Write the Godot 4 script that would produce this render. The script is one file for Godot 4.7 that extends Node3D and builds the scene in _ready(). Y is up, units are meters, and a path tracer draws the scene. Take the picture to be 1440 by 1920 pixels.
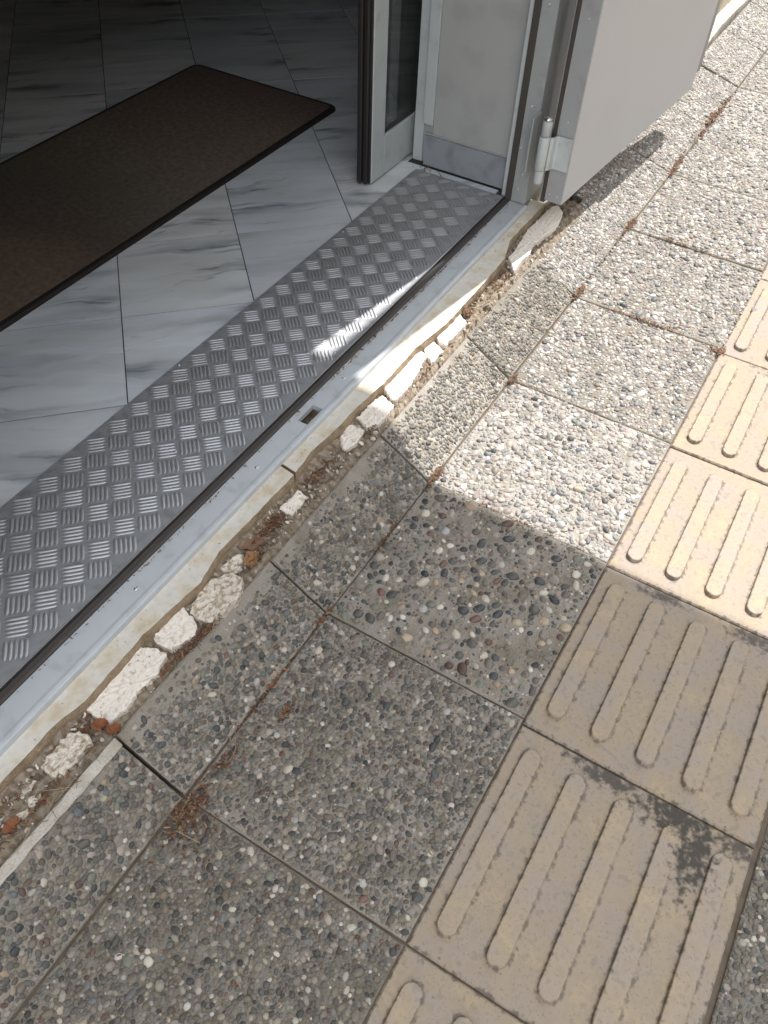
extends Node3D
# X runs along the shop front, Y is up, Z points out to the street. Metres. Ground level is y = 0.

const SUN_TRAVEL := Vector3(-0.70, -1.0, -0.098)
const SILL_Y := 0.125
const FLOOR_Y := 0.13
const JOINTS := [-0.81, -0.405, 0.0, 0.41, 0.808, 1.212, 1.622, 2.04, 2.45, 2.86, 3.27, 3.68, 4.09, 4.5, 4.91]

var rng := RandomNumberGenerator.new()
var M := {}
var cam_pos := Vector3(-0.29618, 1.29661, 0.09214)
var pebble_meshes: Array = []
var pebble_mats: Array = []
var named_pebbles: Array = []
var used := {}

# ------------------------------------------------------------------ helpers
func numbered(called: String) -> String:
	if not used.has(called):
		used[called] = 0
		return called
	used[called] += 1
	return "%s_%03d" % [called, used[called]]

func tag(o: Node, label := "", category := "", group := "", kind := "") -> Node:
	if label: o.set_meta("label", label)
	if category: o.set_meta("category", category)
	if group: o.set_meta("group", group)
	if kind: o.set_meta("kind", kind)
	return o

func base(called: String, at := Vector3.ZERO, parent: Node = self) -> Node3D:
	var o := Node3D.new()
	o.name = numbered(called) if parent == self else called
	parent.add_child(o, true)
	o.position = at
	return o

func begin(flat := true) -> SurfaceTool:
	var st := SurfaceTool.new()
	st.begin(Mesh.PRIMITIVE_TRIANGLES)
	st.set_smooth_group(-1 if flat else 0)
	return st

func build(st: SurfaceTool, called: String, m: Material, parent: Node = self) -> MeshInstance3D:
	st.generate_normals()
	return put(st.commit(), called, m, parent)

func put(mesh: Mesh, called: String, m: Material, parent: Node = self) -> MeshInstance3D:
	var o := MeshInstance3D.new()
	o.name = numbered(called) if parent == self else called
	o.mesh = mesh
	o.material_override = m
	parent.add_child(o, true)
	return o

func tri(st: SurfaceTool, a: Vector3, b: Vector3, c: Vector3, out: Vector3) -> void:
	if (c - a).cross(b - a).dot(out) < 0.0:
		var t := b
		b = c
		c = t
	st.add_vertex(a); st.add_vertex(b); st.add_vertex(c)

func quad(st: SurfaceTool, a: Vector3, b: Vector3, c: Vector3, d: Vector3, out: Vector3) -> void:
	tri(st, a, b, c, out)
	tri(st, a, c, d, out)

# a box from lo to hi with chamfered edges
func cbox(st: SurfaceTool, lo: Vector3, hi: Vector3, e := 0.001, x := Transform3D()) -> void:
	var c := (lo + hi) * 0.5
	var h := (hi - lo) * 0.5
	e = minf(e, minf(h.x, minf(h.y, h.z)) * 0.9)
	var k := func(sx: float, sy: float, sz: float, ax: int) -> Vector3:
		var v := Vector3(sx * (h.x - e), sy * (h.y - e), sz * (h.z - e))
		v[ax] = [sx, sy, sz][ax] * h[ax]
		return x * (c + v)
	var o: Vector3 = x * c
	for ax in 3:
		for s in [-1.0, 1.0]:
			var p: Array = []
			for q in [[-1.0, -1.0], [1.0, -1.0], [1.0, 1.0], [-1.0, 1.0]]:
				var g := [0.0, 0.0, 0.0]
				g[ax] = s
				g[(ax + 1) % 3] = q[0]
				g[(ax + 2) % 3] = q[1]
				p.append(k.call(g[0], g[1], g[2], ax))
			quad(st, p[0], p[1], p[2], p[3], (p[0] + p[2]) * 0.5 - o)
	for ax in 3:
		var b1 := (ax + 1) % 3
		var b2 := (ax + 2) % 3
		for s1 in [-1.0, 1.0]:
			for s2 in [-1.0, 1.0]:
				var g0 := [0.0, 0.0, 0.0]
				g0[ax] = -1.0; g0[b1] = s1; g0[b2] = s2
				var g1 := g0.duplicate()
				g1[ax] = 1.0
				var a: Vector3 = k.call(g0[0], g0[1], g0[2], b1)
				var b: Vector3 = k.call(g1[0], g1[1], g1[2], b1)
				var d: Vector3 = k.call(g1[0], g1[1], g1[2], b2)
				var f: Vector3 = k.call(g0[0], g0[1], g0[2], b2)
				quad(st, a, b, d, f, (a + d) * 0.5 - o)
	for sx in [-1.0, 1.0]:
		for sy in [-1.0, 1.0]:
			for sz in [-1.0, 1.0]:
				var a: Vector3 = k.call(sx, sy, sz, 0)
				tri(st, a, k.call(sx, sy, sz, 1), k.call(sx, sy, sz, 2), a - o)

func one_box(called: String, m: Material, parent: Node, lo: Vector3, hi: Vector3, e := 0.001) -> MeshInstance3D:
	var st := begin()
	cbox(st, lo, hi, e)
	return build(st, called, m, parent)

# a lathe about the y axis: profile of [radius, y]
func lathe(st: SurfaceTool, x: Transform3D, prof: Array, n := 16) -> void:
	for i in n:
		var a0 := TAU * i / n
		var a1 := TAU * (i + 1) / n
		var d0 := Vector3(cos(a0), 0, sin(a0))
		var d1 := Vector3(cos(a1), 0, sin(a1))
		for j in prof.size() - 1:
			var p0: Array = prof[j]
			var p1: Array = prof[j + 1]
			var up := Vector3(0, p0[1], 0)
			var dn := Vector3(0, p1[1], 0)
			var out: Vector3 = (d0 + d1) * 0.5 * (p0[1] - p1[1]) + Vector3(0, p1[0] - p0[0], 0)
			out = x.basis * out
			var A: Vector3 = x * (d0 * p0[0] + up)
			var B: Vector3 = x * (d1 * p0[0] + up)
			var C: Vector3 = x * (d1 * p1[0] + dn)
			var D: Vector3 = x * (d0 * p1[0] + dn)
			if p0[0] > 1e-6: tri(st, A, B, C, out)
			if p1[0] > 1e-6: tri(st, A, C, D, out)

# a flat piece of stone: outline in x/z, rough sides, slightly uneven top
func slab_of(poly: Array, y0: float, y1: float, rough: float, bevel: float, fine: float, tilt := Vector2.ZERO) -> Mesh:
	var nz := FastNoiseLite.new()
	nz.seed = rng.randi()
	nz.frequency = 40.0
	var c := Vector2.ZERO
	var pts: Array = []
	for i in poly.size():
		var a := Vector2(poly[i][0], poly[i][1])
		var b := Vector2(poly[(i + 1) % poly.size()][0], poly[(i + 1) % poly.size()][1])
		var n := maxi(1, int(a.distance_to(b) / fine))
		for k in n:
			pts.append(a.lerp(b, float(k) / n))
		c += a
	c /= poly.size()
	var N := pts.size()
	for i in N:
		var q: Vector2 = pts[i]
		pts[i] = q + Vector2(nz.get_noise_2d(q.x * 3, q.y * 3), nz.get_noise_2d(q.x * 3 + 9, q.y * 3)) * rough
	var top := func(q: Vector2, sink: float) -> Vector3:
		var h := y1 + nz.get_noise_2d(q.x * 1.5 + 5, q.y * 1.5) * rough * 0.5 + (q.x - c.x) * tilt.x + (q.y - c.y) * tilt.y
		return Vector3(q.x, h - sink, q.y)
	var st := begin()
	var cc := Vector3(c.x, (y0 + y1) * 0.5, c.y)
	for i in N:
		var a: Vector2 = pts[i]
		var b: Vector2 = pts[(i + 1) % N]
		var an := a + (c - a).normalized() * bevel
		var bn := b + (c - b).normalized() * bevel
		var am := a.lerp(c, 0.45)
		var bm := b.lerp(c, 0.45)
		var A0 := Vector3(a.x, y0, a.y)
		var B0 := Vector3(b.x, y0, b.y)
		var A1: Vector3 = top.call(a, bevel * 0.8)
		var B1: Vector3 = top.call(b, bevel * 0.8)
		var A2: Vector3 = top.call(an, 0)
		var B2: Vector3 = top.call(bn, 0)
		var A3: Vector3 = top.call(am, 0)
		var B3: Vector3 = top.call(bm, 0)
		var side := (A1 + B1) * 0.5 - cc
		side.y = 0
		quad(st, A0, B0, B1, A1, side)
		quad(st, A1, B1, B2, A2, side.normalized() + Vector3.UP)
		quad(st, A2, B2, B3, A3, Vector3.UP)
		tri(st, A3, B3, top.call(c, 0), Vector3.UP)
	st.generate_normals()
	return st.commit()

# ------------------------------------------------------------------ textures
func noise_bytes(seed_: int, freq: float, size: int, oct := 4, kind := FastNoiseLite.TYPE_SIMPLEX_SMOOTH) -> PackedByteArray:
	var n := FastNoiseLite.new()
	n.seed = seed_
	n.frequency = freq
	n.noise_type = kind
	n.fractal_octaves = oct
	var im := n.get_seamless_image(size, size)
	im.convert(Image.FORMAT_L8)
	return im.get_data()

# colours (linear) laid along the noise values: stops = [[at, Color], ...]
func ramp_tex(seed_: int, freq: float, size: int, stops: Array, oct := 4, kind := FastNoiseLite.TYPE_SIMPLEX_SMOOTH) -> ImageTexture:
	var src := noise_bytes(seed_, freq, size, oct, kind)
	var g := Gradient.new()
	var off := PackedFloat32Array()
	var col := PackedColorArray()
	for s in stops:
		off.append(s[0])
		col.append((s[1] as Color).linear_to_srgb())
	g.offsets = off
	g.colors = col
	var lut := PackedByteArray()
	for i in 256:
		var c := g.sample(i / 255.0)
		lut.append(clampi(int(c.r * 255.0 + 0.5), 0, 255)); lut.append(clampi(int(c.g * 255.0 + 0.5), 0, 255)); lut.append(clampi(int(c.b * 255.0 + 0.5), 0, 255))
	var out := PackedByteArray()
	out.resize(size * size * 3)
	for i in src.size():
		var k := src[i] * 3
		out[i * 3] = lut[k]; out[i * 3 + 1] = lut[k + 1]; out[i * 3 + 2] = lut[k + 2]
	return ImageTexture.create_from_image(Image.create_from_data(size, size, false, Image.FORMAT_RGB8, out))

func grey(v: float) -> Color:
	return Color(v, v, v)

func mat(called: String, c: Color, rough: float, metal := 0.0) -> StandardMaterial3D:
	var m := StandardMaterial3D.new()
	m.resource_name = called
	m.albedo_color = c.linear_to_srgb()
	m.roughness = rough
	m.metallic = metal
	return m

# world-mapped colour grain (period metres), coarse multiplied blotches and fine relief
func clad(m: StandardMaterial3D, grain: Texture2D, period: float, blotch: Texture2D = null, bperiod := 1.0, relief: Texture2D = null, depth_cm := 0.05) -> StandardMaterial3D:
	m.uv1_triplanar = true
	m.uv1_world_triplanar = true
	m.uv1_scale = Vector3.ONE / period
	m.uv1_offset = Vector3(0.37, 0.11, 0.73)
	m.albedo_texture = grain
	if blotch:
		m.detail_enabled = true
		m.detail_albedo = blotch
		m.detail_blend_mode = BaseMaterial3D.BLEND_MODE_MUL
		m.detail_uv_layer = BaseMaterial3D.DETAIL_UV_2
		m.uv2_triplanar = true
		m.uv2_world_triplanar = true
		m.uv2_scale = Vector3.ONE / bperiod
	if relief:
		m.heightmap_enabled = true
		m.heightmap_texture = relief
		m.heightmap_scale = depth_cm
	return m

func make_materials() -> void:
	var fine := ramp_tex(3, 0.06, 512, [[0.0, grey(0.55)], [0.35, grey(0.85)], [0.6, grey(1.0)], [1.0, grey(0.9)]], 5)
	var speck := ramp_tex(5, 0.12, 512, [[0.0, grey(0.35)], [0.28, grey(0.75)], [0.4, grey(1.0)], [1.0, grey(0.92)]], 3)
	var blot := ramp_tex(7, 0.012, 512, [[0.0, Color(0.62, 0.58, 0.52)], [0.4, Color(0.88, 0.86, 0.82)], [0.65, Color(1, 1, 1)], [1.0, Color(0.9, 0.86, 0.78)]], 5)
	var rel := ramp_tex(11, 0.05, 512, [[0.0, grey(0.0)], [1.0, grey(1.0)]], 6)
	var soft := ramp_tex(13, 0.02, 512, [[0.0, grey(0.82)], [0.5, grey(0.97)], [1.0, grey(1.0)]], 5)
	M.fine = fine; M.speck = speck; M.blot = blot; M.rel = rel; M.soft = soft
	M.cement = []
	for c in [Color(0.29, 0.262, 0.225), Color(0.345, 0.32, 0.285), Color(0.222, 0.202, 0.172), Color(0.255, 0.230, 0.193)]:
		M.cement.append(clad(mat("cement", c, 0.95), fine, 0.11, blot, 0.63, rel, 0.16))
	M.pebble = mat("pebble", Color(1, 1, 1), 0.62)
	M.pebble.vertex_color_use_as_albedo = true
	M.plaster = clad(mat("plaster", Color(0.50, 0.47, 0.42), 0.95), fine, 0.17, blot, 0.4, rel, 0.1)
	M.soil = clad(mat("soil", Color(0.085, 0.06, 0.042), 1.0), speck, 0.07, blot, 0.23, rel, 0.4)
	M.joint = clad(mat("joint_sand", Color(0.135, 0.105, 0.078), 1.0), speck, 0.05, blot, 0.3)
	M.debris = clad(mat("debris", Color(0.33, 0.285, 0.23), 1.0), ramp_tex(61, 0.03, 512, [[0.0, Color(0.30, 0.22, 0.16)], [0.4, Color(0.50, 0.42, 0.34)], [0.6, Color(0.82, 0.79, 0.75)], [1.0, grey(1.0)]], 6), 0.26, speck, 0.035, rel, 0.4)
	M.mortar = clad(mat("mortar", Color(0.30, 0.24, 0.175), 1.0), speck, 0.13, blot, 0.31, rel, 0.4)
	M.ground = clad(mat("ground", Color(0.23, 0.215, 0.19), 1.0), speck, 0.4, blot, 2.3)
	M.marble_rough = clad(mat("rough_marble", Color(0.76, 0.705, 0.64), 0.9), ramp_tex(17, 0.03, 512, [[0.0, Color(0.55, 0.45, 0.36)], [0.25, Color(0.82, 0.77, 0.71)], [0.5, grey(1.0)], [1.0, Color(0.93, 0.91, 0.88)]], 5), 0.19, null, 1.0, rel, 0.1)
	M.marble_dirty = clad(mat("dirty_marble", Color(0.70, 0.65, 0.58), 0.95), ramp_tex(19, 0.022, 512, [[0.0, Color(0.3, 0.22, 0.16)], [0.36, Color(0.62, 0.53, 0.44)], [0.5, Color(0.93, 0.9, 0.86)], [1.0, grey(1.0)]], 6), 0.17, null, 1.0, rel, 0.3)
	M.cream = clad(mat("cream_marble", Color(0.62, 0.585, 0.52), 0.6), ramp_tex(23, 0.018, 512, [[0.0, Color(0.78, 0.66, 0.5)], [0.3, Color(0.92, 0.86, 0.76)], [0.6, grey(1.0)], [1.0, Color(0.95, 0.97, 0.98)]], 5), 0.55, soft, 0.2)
	M.cream_edge = clad(mat("broken_marble_edge", Color(0.42, 0.32, 0.215), 0.95), speck, 0.1, blot, 0.2, rel, 0.4)
	var smudge := ramp_tex(29, 0.015, 512, [[0.0, Color(0.78, 0.77, 0.75)], [0.35, Color(0.95, 0.95, 0.94)], [1.0, grey(1.0)]], 5)
	M.alu = clad(mat("sill_paint", Color(0.46, 0.485, 0.51), 0.42), smudge, 0.45)
	M.frame = clad(mat("grey_frame_paint", Color(0.32, 0.33, 0.335), 0.45), smudge, 0.7)
	M.leaf_paint = clad(mat("door_leaf_paint", Color(0.395, 0.397, 0.405), 0.40), ramp_tex(71, 0.02, 256, [[0.0, grey(0.94)], [0.5, grey(0.99)], [1.0, grey(1.0)]], 4), 1.9)
	M.rail = mat("end_rail", Color(0.20, 0.205, 0.21), 0.45)
	M.reveal = clad(mat("reveal_paint", Color(0.36, 0.365, 0.355), 0.55), soft, 1.3)
	M.slider = clad(mat("sliding_door_paint", Color(0.46, 0.49, 0.50), 0.4), smudge, 0.6)
	M.rubber = clad(mat("rubber", Color(0.018, 0.015, 0.014), 0.6), fine, 0.2)
	M.gasket = clad(mat("gasket", Color(0.055, 0.047, 0.042), 0.65), fine, 0.15)
	M.steel = mat("bright_steel", Color(0.62, 0.63, 0.65), 0.28, 1.0)
	M.plate = clad(mat("tread_aluminium", Color(0.40, 0.41, 0.43), 0.55, 0.55), ramp_tex(31, 0.02, 512, [[0.0, Color(0.62, 0.61, 0.6)], [0.4, Color(0.88, 0.88, 0.88)], [1.0, grey(1.0)]], 5), 0.35)
	M.bar = mat("tread_bar_aluminium", Color(0.47, 0.475, 0.49), 0.46, 0.72)
	M.glass = mat("glass", Color(0.05, 0.06, 0.06), 0.02)
	M.glass.albedo_color.a = 0.35
	M.glass.transparency = BaseMaterial3D.TRANSPARENCY_ALPHA
	M.wall = clad(mat("facade_paint", Color(0.50, 0.44, 0.33), 0.9), fine, 0.5, blot, 1.1, rel, 0.1)
	M.room = clad(mat("room_paint", Color(0.27, 0.25, 0.225), 0.9), soft, 1.0)
	M.ceiling = mat("ceiling_paint", Color(0.45, 0.45, 0.44), 0.9)
	M.far_wall = clad(mat("far_render", Color(0.22, 0.205, 0.18), 0.9), fine, 0.5, blot, 2.1)
	M.far_pane = mat("far_pane", Color(0.22, 0.24, 0.26), 0.06)
	M.concrete = clad(mat("canopy_concrete", Color(0.34, 0.33, 0.31), 0.9), fine, 0.6, blot, 1.3)
	M.rust = clad(mat("rust_leaf", Color(0.23, 0.085, 0.035), 0.85), speck, 0.03)
	M.brown_leaf = clad(mat("brown_leaf", Color(0.20, 0.115, 0.07), 0.85), fine, 0.05)
	M.tan_leaf = clad(mat("tan_leaf", Color(0.27, 0.14, 0.06), 0.8), fine, 0.05)
	M.flake = mat("litter", Color(1, 1, 1), 0.9)
	M.flake.vertex_color_use_as_albedo = true
	M.gum = mat("gum", Color(0.18, 0.17, 0.17), 0.8)
	M.grey_skirt = clad(mat("grey_marble_skirting", Color(0.27, 0.285, 0.31), 0.4), ramp_tex(37, 0.012, 256, [[0.0, grey(0.6)], [0.5, grey(0.95)], [1.0, grey(1.0)]], 4), 0.4)
	M.mat_rubber = clad(mat("mat_rubber", Color(0.014, 0.010, 0.009), 0.7), fine, 0.1)
	M.mat_pile = mat_pile()
	M.floor = floor_marble()
	M.grout = mat("grout", Color(0.05, 0.045, 0.038), 0.95)

# dark carpet with darker and lighter colour bands across its length
func mat_pile() -> StandardMaterial3D:
	var n := noise_bytes(41, 0.45, 256, 2)
	var w := noise_bytes(43, 0.03, 256, 3)
	var im := Image.create(256, 256, false, Image.FORMAT_RGB8)
	var bands := [[0.0, Color(0.150, 0.104, 0.074)], [0.36, Color(0.142, 0.100, 0.073)], [0.44, Color(0.096, 0.070, 0.056)], [0.50, Color(0.100, 0.086, 0.067)], [0.58, Color(0.124, 0.104, 0.080)], [0.66, Color(0.150, 0.120, 0.092)], [0.84, Color(0.150, 0.112, 0.086)], [1.0, Color(0.112, 0.078, 0.062)]]
	var g := Gradient.new()
	var off := PackedFloat32Array()
	var col := PackedColorArray()
	for b in bands:
		off.append(b[0]); col.append(b[1])
	g.offsets = off
	g.colors = col
	for y in 256:
		for x in 256:
			var k := y * 256 + x
			var c := g.sample(clampf(x / 255.0 + (w[k] - 128) / 128.0 * 0.03, 0, 1))
			c = c * (0.6 + 0.8 * n[k] / 255.0)
			c.a = 1
			im.set_pixel(x, y, c.linear_to_srgb())
	var m := mat("mat_pile", Color(1, 1, 1), 0.75)
	m.albedo_texture = ImageTexture.create_from_image(im)
	return m

# white marble with grey streaks along one direction
func floor_marble() -> StandardMaterial3D:
	var size := 768
	var im := Image.create(size, size, false, Image.FORMAT_RGB8)
	var a := FastNoiseLite.new()
	a.seed = 51; a.frequency = 1.0; a.fractal_octaves = 5
	var b := FastNoiseLite.new()
	b.seed = 53; b.frequency = 1.0; b.fractal_octaves = 4
	var c := FastNoiseLite.new()
	c.seed = 57; c.frequency = 1.0; c.fractal_octaves = 3
	for y in size:
		for x in size:
			var u := float(x) / size
			var v := float(y) / size
			var wv := v + 0.030 * c.get_noise_2d(u * 1.6, v * 2.4) + 0.010 * c.get_noise_2d(u * 6.0 + 3.0, v * 7.0) + 0.003 * c.get_noise_2d(u * 22.0, v * 26.0)
			var cloud := b.get_noise_2d(u * 1.8, wv * 8.0)
			var patch := smoothstep(-0.10, 0.38, c.get_noise_2d(u * 1.5 + 7.0, wv * 4.0 + 3.0))
			var line := 1.0 - smoothstep(0.0, 0.10, absf(a.get_noise_2d(u * 1.5, wv * 12.0)))
			var feather := smoothstep(0.02, 0.40, a.get_noise_2d(u * 3.4 + 4.0, wv * 34.0))
			var wide := smoothstep(0.0, 0.45, b.get_noise_2d(u * 1.3 + 9.0, wv * 8.0 + 5.0))
			var dark := clampf(patch * (0.22 * line * (0.3 + feather) + 0.60 * wide * (0.5 + 0.5 * feather)) + 0.08 * line * (0.4 + feather) + 0.14 * wide, 0, 1)
			dark = clampf(dark * 2.0, 0.0, 1.0)
			var t := 0.68 + 0.12 * cloud
			var col := Color(t * 0.965, t * 0.99, t * 1.01).lerp(Color(0.60, 0.575, 0.51), 0.18 * clampf(-cloud * 2.0, 0, 1)).lerp(Color(0.19, 0.205, 0.23), dark * 0.85)
			im.set_pixel(x, y, col.linear_to_srgb())
	var m := mat("polished_marble", Color(1, 1, 1), 0.22)
	m.albedo_texture = ImageTexture.create_from_image(im)
	return m

# ------------------------------------------------------------------ pebbles
func make_pebbles() -> void:
	for v in 8:
		var nz := FastNoiseLite.new()
		nz.seed = 100 + v
		nz.frequency = 0.75 if v < 5 else 1.1
		var amp := 0.28 if v < 5 else 0.42
		var rings := [1.0, 0.93, 0.74, 0.42, 0.0, -0.45] if v < 5 else [1.0, 0.86, 0.45, 0.0, -0.4]
		var n := 9 if v < 5 else 7
		var P := func(i: int, j: int) -> Vector3:
			var y: float = rings[i]
			var r := sqrt(maxf(0.0, 1.0 - y * y))
			var a := TAU * (j % n) / n
			var d := Vector3(r * cos(a), y, r * sin(a))
			var f := 1.0 + amp * nz.get_noise_3dv(d * 1.2 + Vector3(v * 3, 0, 0))
			return Vector3(d.x * f, d.y * (0.85 + 0.3 * (f - 1.0)), d.z * f)
		var st := begin(v >= 5)
		for i in rings.size() - 1:
			for j in n:
				var A: Vector3 = P.call(i, j)
				var B: Vector3 = P.call(i, j + 1)
				var C: Vector3 = P.call(i + 1, j + 1)
				var D: Vector3 = P.call(i + 1, j)
				if i > 0: tri(st, A, B, C, A + C)
				tri(st, A, C, D, A + C)
		st.generate_normals()
		pebble_meshes.append(st.commit())

const PALETTES := {
	"grey": [[0.20, Color(0.121, 0.108, 0.090)], [0.22, Color(0.186, 0.167, 0.139)], [0.15, Color(0.085, 0.079, 0.069)], [0.13, Color(0.139, 0.119, 0.087)], [0.07, Color(0.111, 0.111, 0.105)], [0.05, Color(0.050, 0.049, 0.047)], [0.03, Color(0.108, 0.066, 0.049)], [0.06, Color(0.364, 0.334, 0.289)], [0.09, Color(0.260, 0.226, 0.176)]],
	"mixed": [[0.20, Color(0.125, 0.111, 0.092)], [0.16, Color(0.195, 0.169, 0.140)], [0.17, Color(0.050, 0.053, 0.053)], [0.08, Color(0.102, 0.108, 0.108)], [0.11, Color(0.433, 0.393, 0.336)], [0.08, Color(0.312, 0.243, 0.172)], [0.04, Color(0.117, 0.067, 0.053)], [0.09, Color(0.251, 0.205, 0.172)], [0.07, Color(0.125, 0.134, 0.106)]],
	"pale": [[0.27, Color(0.249, 0.227, 0.204)], [0.20, Color(0.180, 0.169, 0.156)], [0.07, Color(0.112, 0.119, 0.125)], [0.17, Color(0.446, 0.424, 0.395)], [0.13, Color(0.351, 0.305, 0.255)], [0.08, Color(0.266, 0.217, 0.198)], [0.04, Color(0.078, 0.079, 0.080)], [0.04, Color(0.171, 0.185, 0.177)]],
}

func pick(pal: Array) -> Color:
	var t := rng.randf()
	for e in pal:
		t -= e[0]
		if t <= 0.0:
			var f := rng.randf_range(0.68, 1.34)
			return Color(e[1].r * f * rng.randf_range(0.95, 1.06), e[1].g * f, e[1].b * f * rng.randf_range(0.94, 1.06))
	return pal[0][1]

# scatter stones over w x d (centred): classes = [[radius lo, hi, tries], ...] largest first; keep(u, v) may refuse a spot
func scatter(w: float, d: float, classes: Array, keep: Array = [], gap := 0.92) -> Array:
	var cell := 0.012
	var gw := int(w / cell) + 3
	var grid := {}
	var out: Array = []
	for cl in classes:
		for t in cl[2]:
			var r := rng.randf_range(cl[0], cl[1])
			var u := rng.randf_range(-w * 0.5 + r * 0.9, w * 0.5 - r * 0.9)
			var v := rng.randf_range(-d * 0.5 + r * 0.9, d * 0.5 - r * 0.9)
			var gu := int((u + w * 0.5) / cell)
			var gv := int((v + d * 0.5) / cell)
			var ok := true
			for j in range(gv - 2, gv + 3):
				for i in range(gu - 2, gu + 3):
					var key := j * gw + i
					if grid.has(key):
						for s in grid[key]:
							var dx: float = s.x - u
							var dz: float = s.y - v
							var rr: float = (s.z + r) * gap
							if dx * dx + dz * dz < rr * rr:
								ok = false
								break
					if not ok: break
				if not ok: break
			if ok and keep.size() and not keep[0].call(u, v): ok = false
			if ok:
				var k := gv * gw + gu
				if not grid.has(k): grid[k] = []
				grid[k].append(Vector3(u, v, r))
				out.append(Vector3(u, v, r))
	return out

# stones embedded in a slab: one mass of small stones, the largest kept aside for naming
func embed(parent: Node3D, spots: Array, pal: Array, quarter: int, collect: Array, name_from: float, proud := 0.3, angular := false) -> void:
	var xs: Array = []
	var cols: Array = []
	var variant := 5 + rng.randi() % 3 if angular else rng.randi() % 5
	for s in spots:
		var u: float = s.x
		var v: float = s.y
		if quarter == 1:
			u = s.y; v = -s.x
		elif quarter == 2:
			u = -s.x; v = -s.y
		elif quarter == 3:
			u = -s.y; v = s.x
		var r: float = s.z
		var el := rng.randf_range(0.98, 1.32)
		var h := r * rng.randf_range(0.5, 0.9)
		var b := Basis.from_euler(Vector3(rng.randf_range(-0.38, 0.38), rng.randf() * TAU, rng.randf_range(-0.38, 0.38)))
		b = b * Basis.from_scale(Vector3(r * el, h, r / el * 1.05))
		var x := Transform3D(b, Vector3(u, h * (-proud + rng.randf_range(-0.30, 0.30)), v))
		var c := pick(pal)
		if r >= name_from:
			collect.append([r / (parent.position + Vector3(u, 0, v)).distance_to(cam_pos), parent, x, c])
		else:
			xs.append(x)
			cols.append(c)
	mass("pebbles", pebble_meshes[variant], M.pebble, xs, cols, parent)

func mass(called: String, mesh: Mesh, m: Material, xs: Array, cols: Array, parent: Node) -> MultiMeshInstance3D:
	var mm := MultiMesh.new()
	mm.transform_format = MultiMesh.TRANSFORM_3D
	mm.use_colors = true
	mm.mesh = mesh
	mm.instance_count = xs.size()
	for i in xs.size():
		mm.set_instance_transform(i, xs[i])
		mm.set_instance_color(i, cols[i])
	var o := MultiMeshInstance3D.new()
	o.name = numbered(called) if parent == self else called
	o.multimesh = mm
	o.material_override = m
	parent.add_child(o, true)
	o.set_meta("kind", "stuff")
	return o

# the largest stones become parts of their slab, the others join its mass
func name_largest(collect: Array, most: int) -> void:
	collect.sort_custom(func(a, b): return a[0] > b[0])
	var rest := {}
	for i in collect.size():
		var e: Array = collect[i]
		var lum: float = (e[3].r + e[3].g + e[3].b) / 3.0
		if i < most:
			var best := 0
			var bd := 1e9
			for k in pebble_mats.size():
				var q: Color = pebble_mats[k][0]
				var dd := absf(q.r - e[3].r) + absf(q.g - e[3].g) + absf(q.b - e[3].b)
				if dd < bd:
					bd = dd
					best = k
			if bd > 0.03 + lum * 0.2 and pebble_mats.size() < 28:
				var m := clad(mat("pebble_tone", e[3], 0.55), M.soft, 0.05)
				pebble_mats.append([e[3], m])
				best = pebble_mats.size() - 1
			var o := put(pebble_meshes[i % 8], "pebble", pebble_mats[best][1], e[1])
			o.transform = e[2]
		else:
			if not rest.has(e[1]): rest[e[1]] = [[], []]
			rest[e[1]][0].append(e[2])
			rest[e[1]][1].append(e[3])
	for par in rest:
		mass("pebbles", pebble_meshes[3], M.pebble, rest[par][0], rest[par][1], par)

# a cast slab, centred on x/z, top at y = 0, worn arrises
func slab_mesh(w: float, d: float, th: float, wear: float) -> Mesh:
	var st := begin()
	var nz := FastNoiseLite.new()
	nz.seed = rng.randi()
	nz.frequency = 30.0
	var pts: Array = []
	var n := 22
	for side in 4:
		for k in n:
			var t := float(k) / n
			var q := Vector2.ZERO
			match side:
				0: q = Vector2(-w * 0.5 + t * w, -d * 0.5)
				1: q = Vector2(w * 0.5, -d * 0.5 + t * d)
				2: q = Vector2(w * 0.5 - t * w, d * 0.5)
				3: q = Vector2(-w * 0.5, d * 0.5 - t * d)
			pts.append(q)
	for i in pts.size():
		var a: Vector2 = pts[i]
		var b: Vector2 = pts[(i + 1) % pts.size()]
		var wa := wear * (0.35 + absf(nz.get_noise_2d(a.x * 2, a.y * 2)) * 2.2)
		var wb := wear * (0.35 + absf(nz.get_noise_2d(b.x * 2, b.y * 2)) * 2.2)
		var ia := Vector2(clampf(a.x, -w * 0.5 + wa, w * 0.5 - wa), clampf(a.y, -d * 0.5 + wa, d * 0.5 - wa))
		var ib := Vector2(clampf(b.x, -w * 0.5 + wb, w * 0.5 - wb), clampf(b.y, -d * 0.5 + wb, d * 0.5 - wb))
		var out := Vector3(a.x + b.x, 0, a.y + b.y).normalized()
		var A := Vector3(a.x, -wa * 0.9, a.y)
		var B := Vector3(b.x, -wb * 0.9, b.y)
		quad(st, Vector3(a.x, -th, a.y), Vector3(b.x, -th, b.y), B, A, out)
		quad(st, A, B, Vector3(ib.x, 0, ib.y), Vector3(ia.x, 0, ia.y), out + Vector3.UP)
		tri(st, Vector3(ia.x, 0, ia.y), Vector3(ib.x, 0, ib.y), Vector3.ZERO, Vector3.UP)
	st.generate_normals()
	return st.commit()

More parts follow.
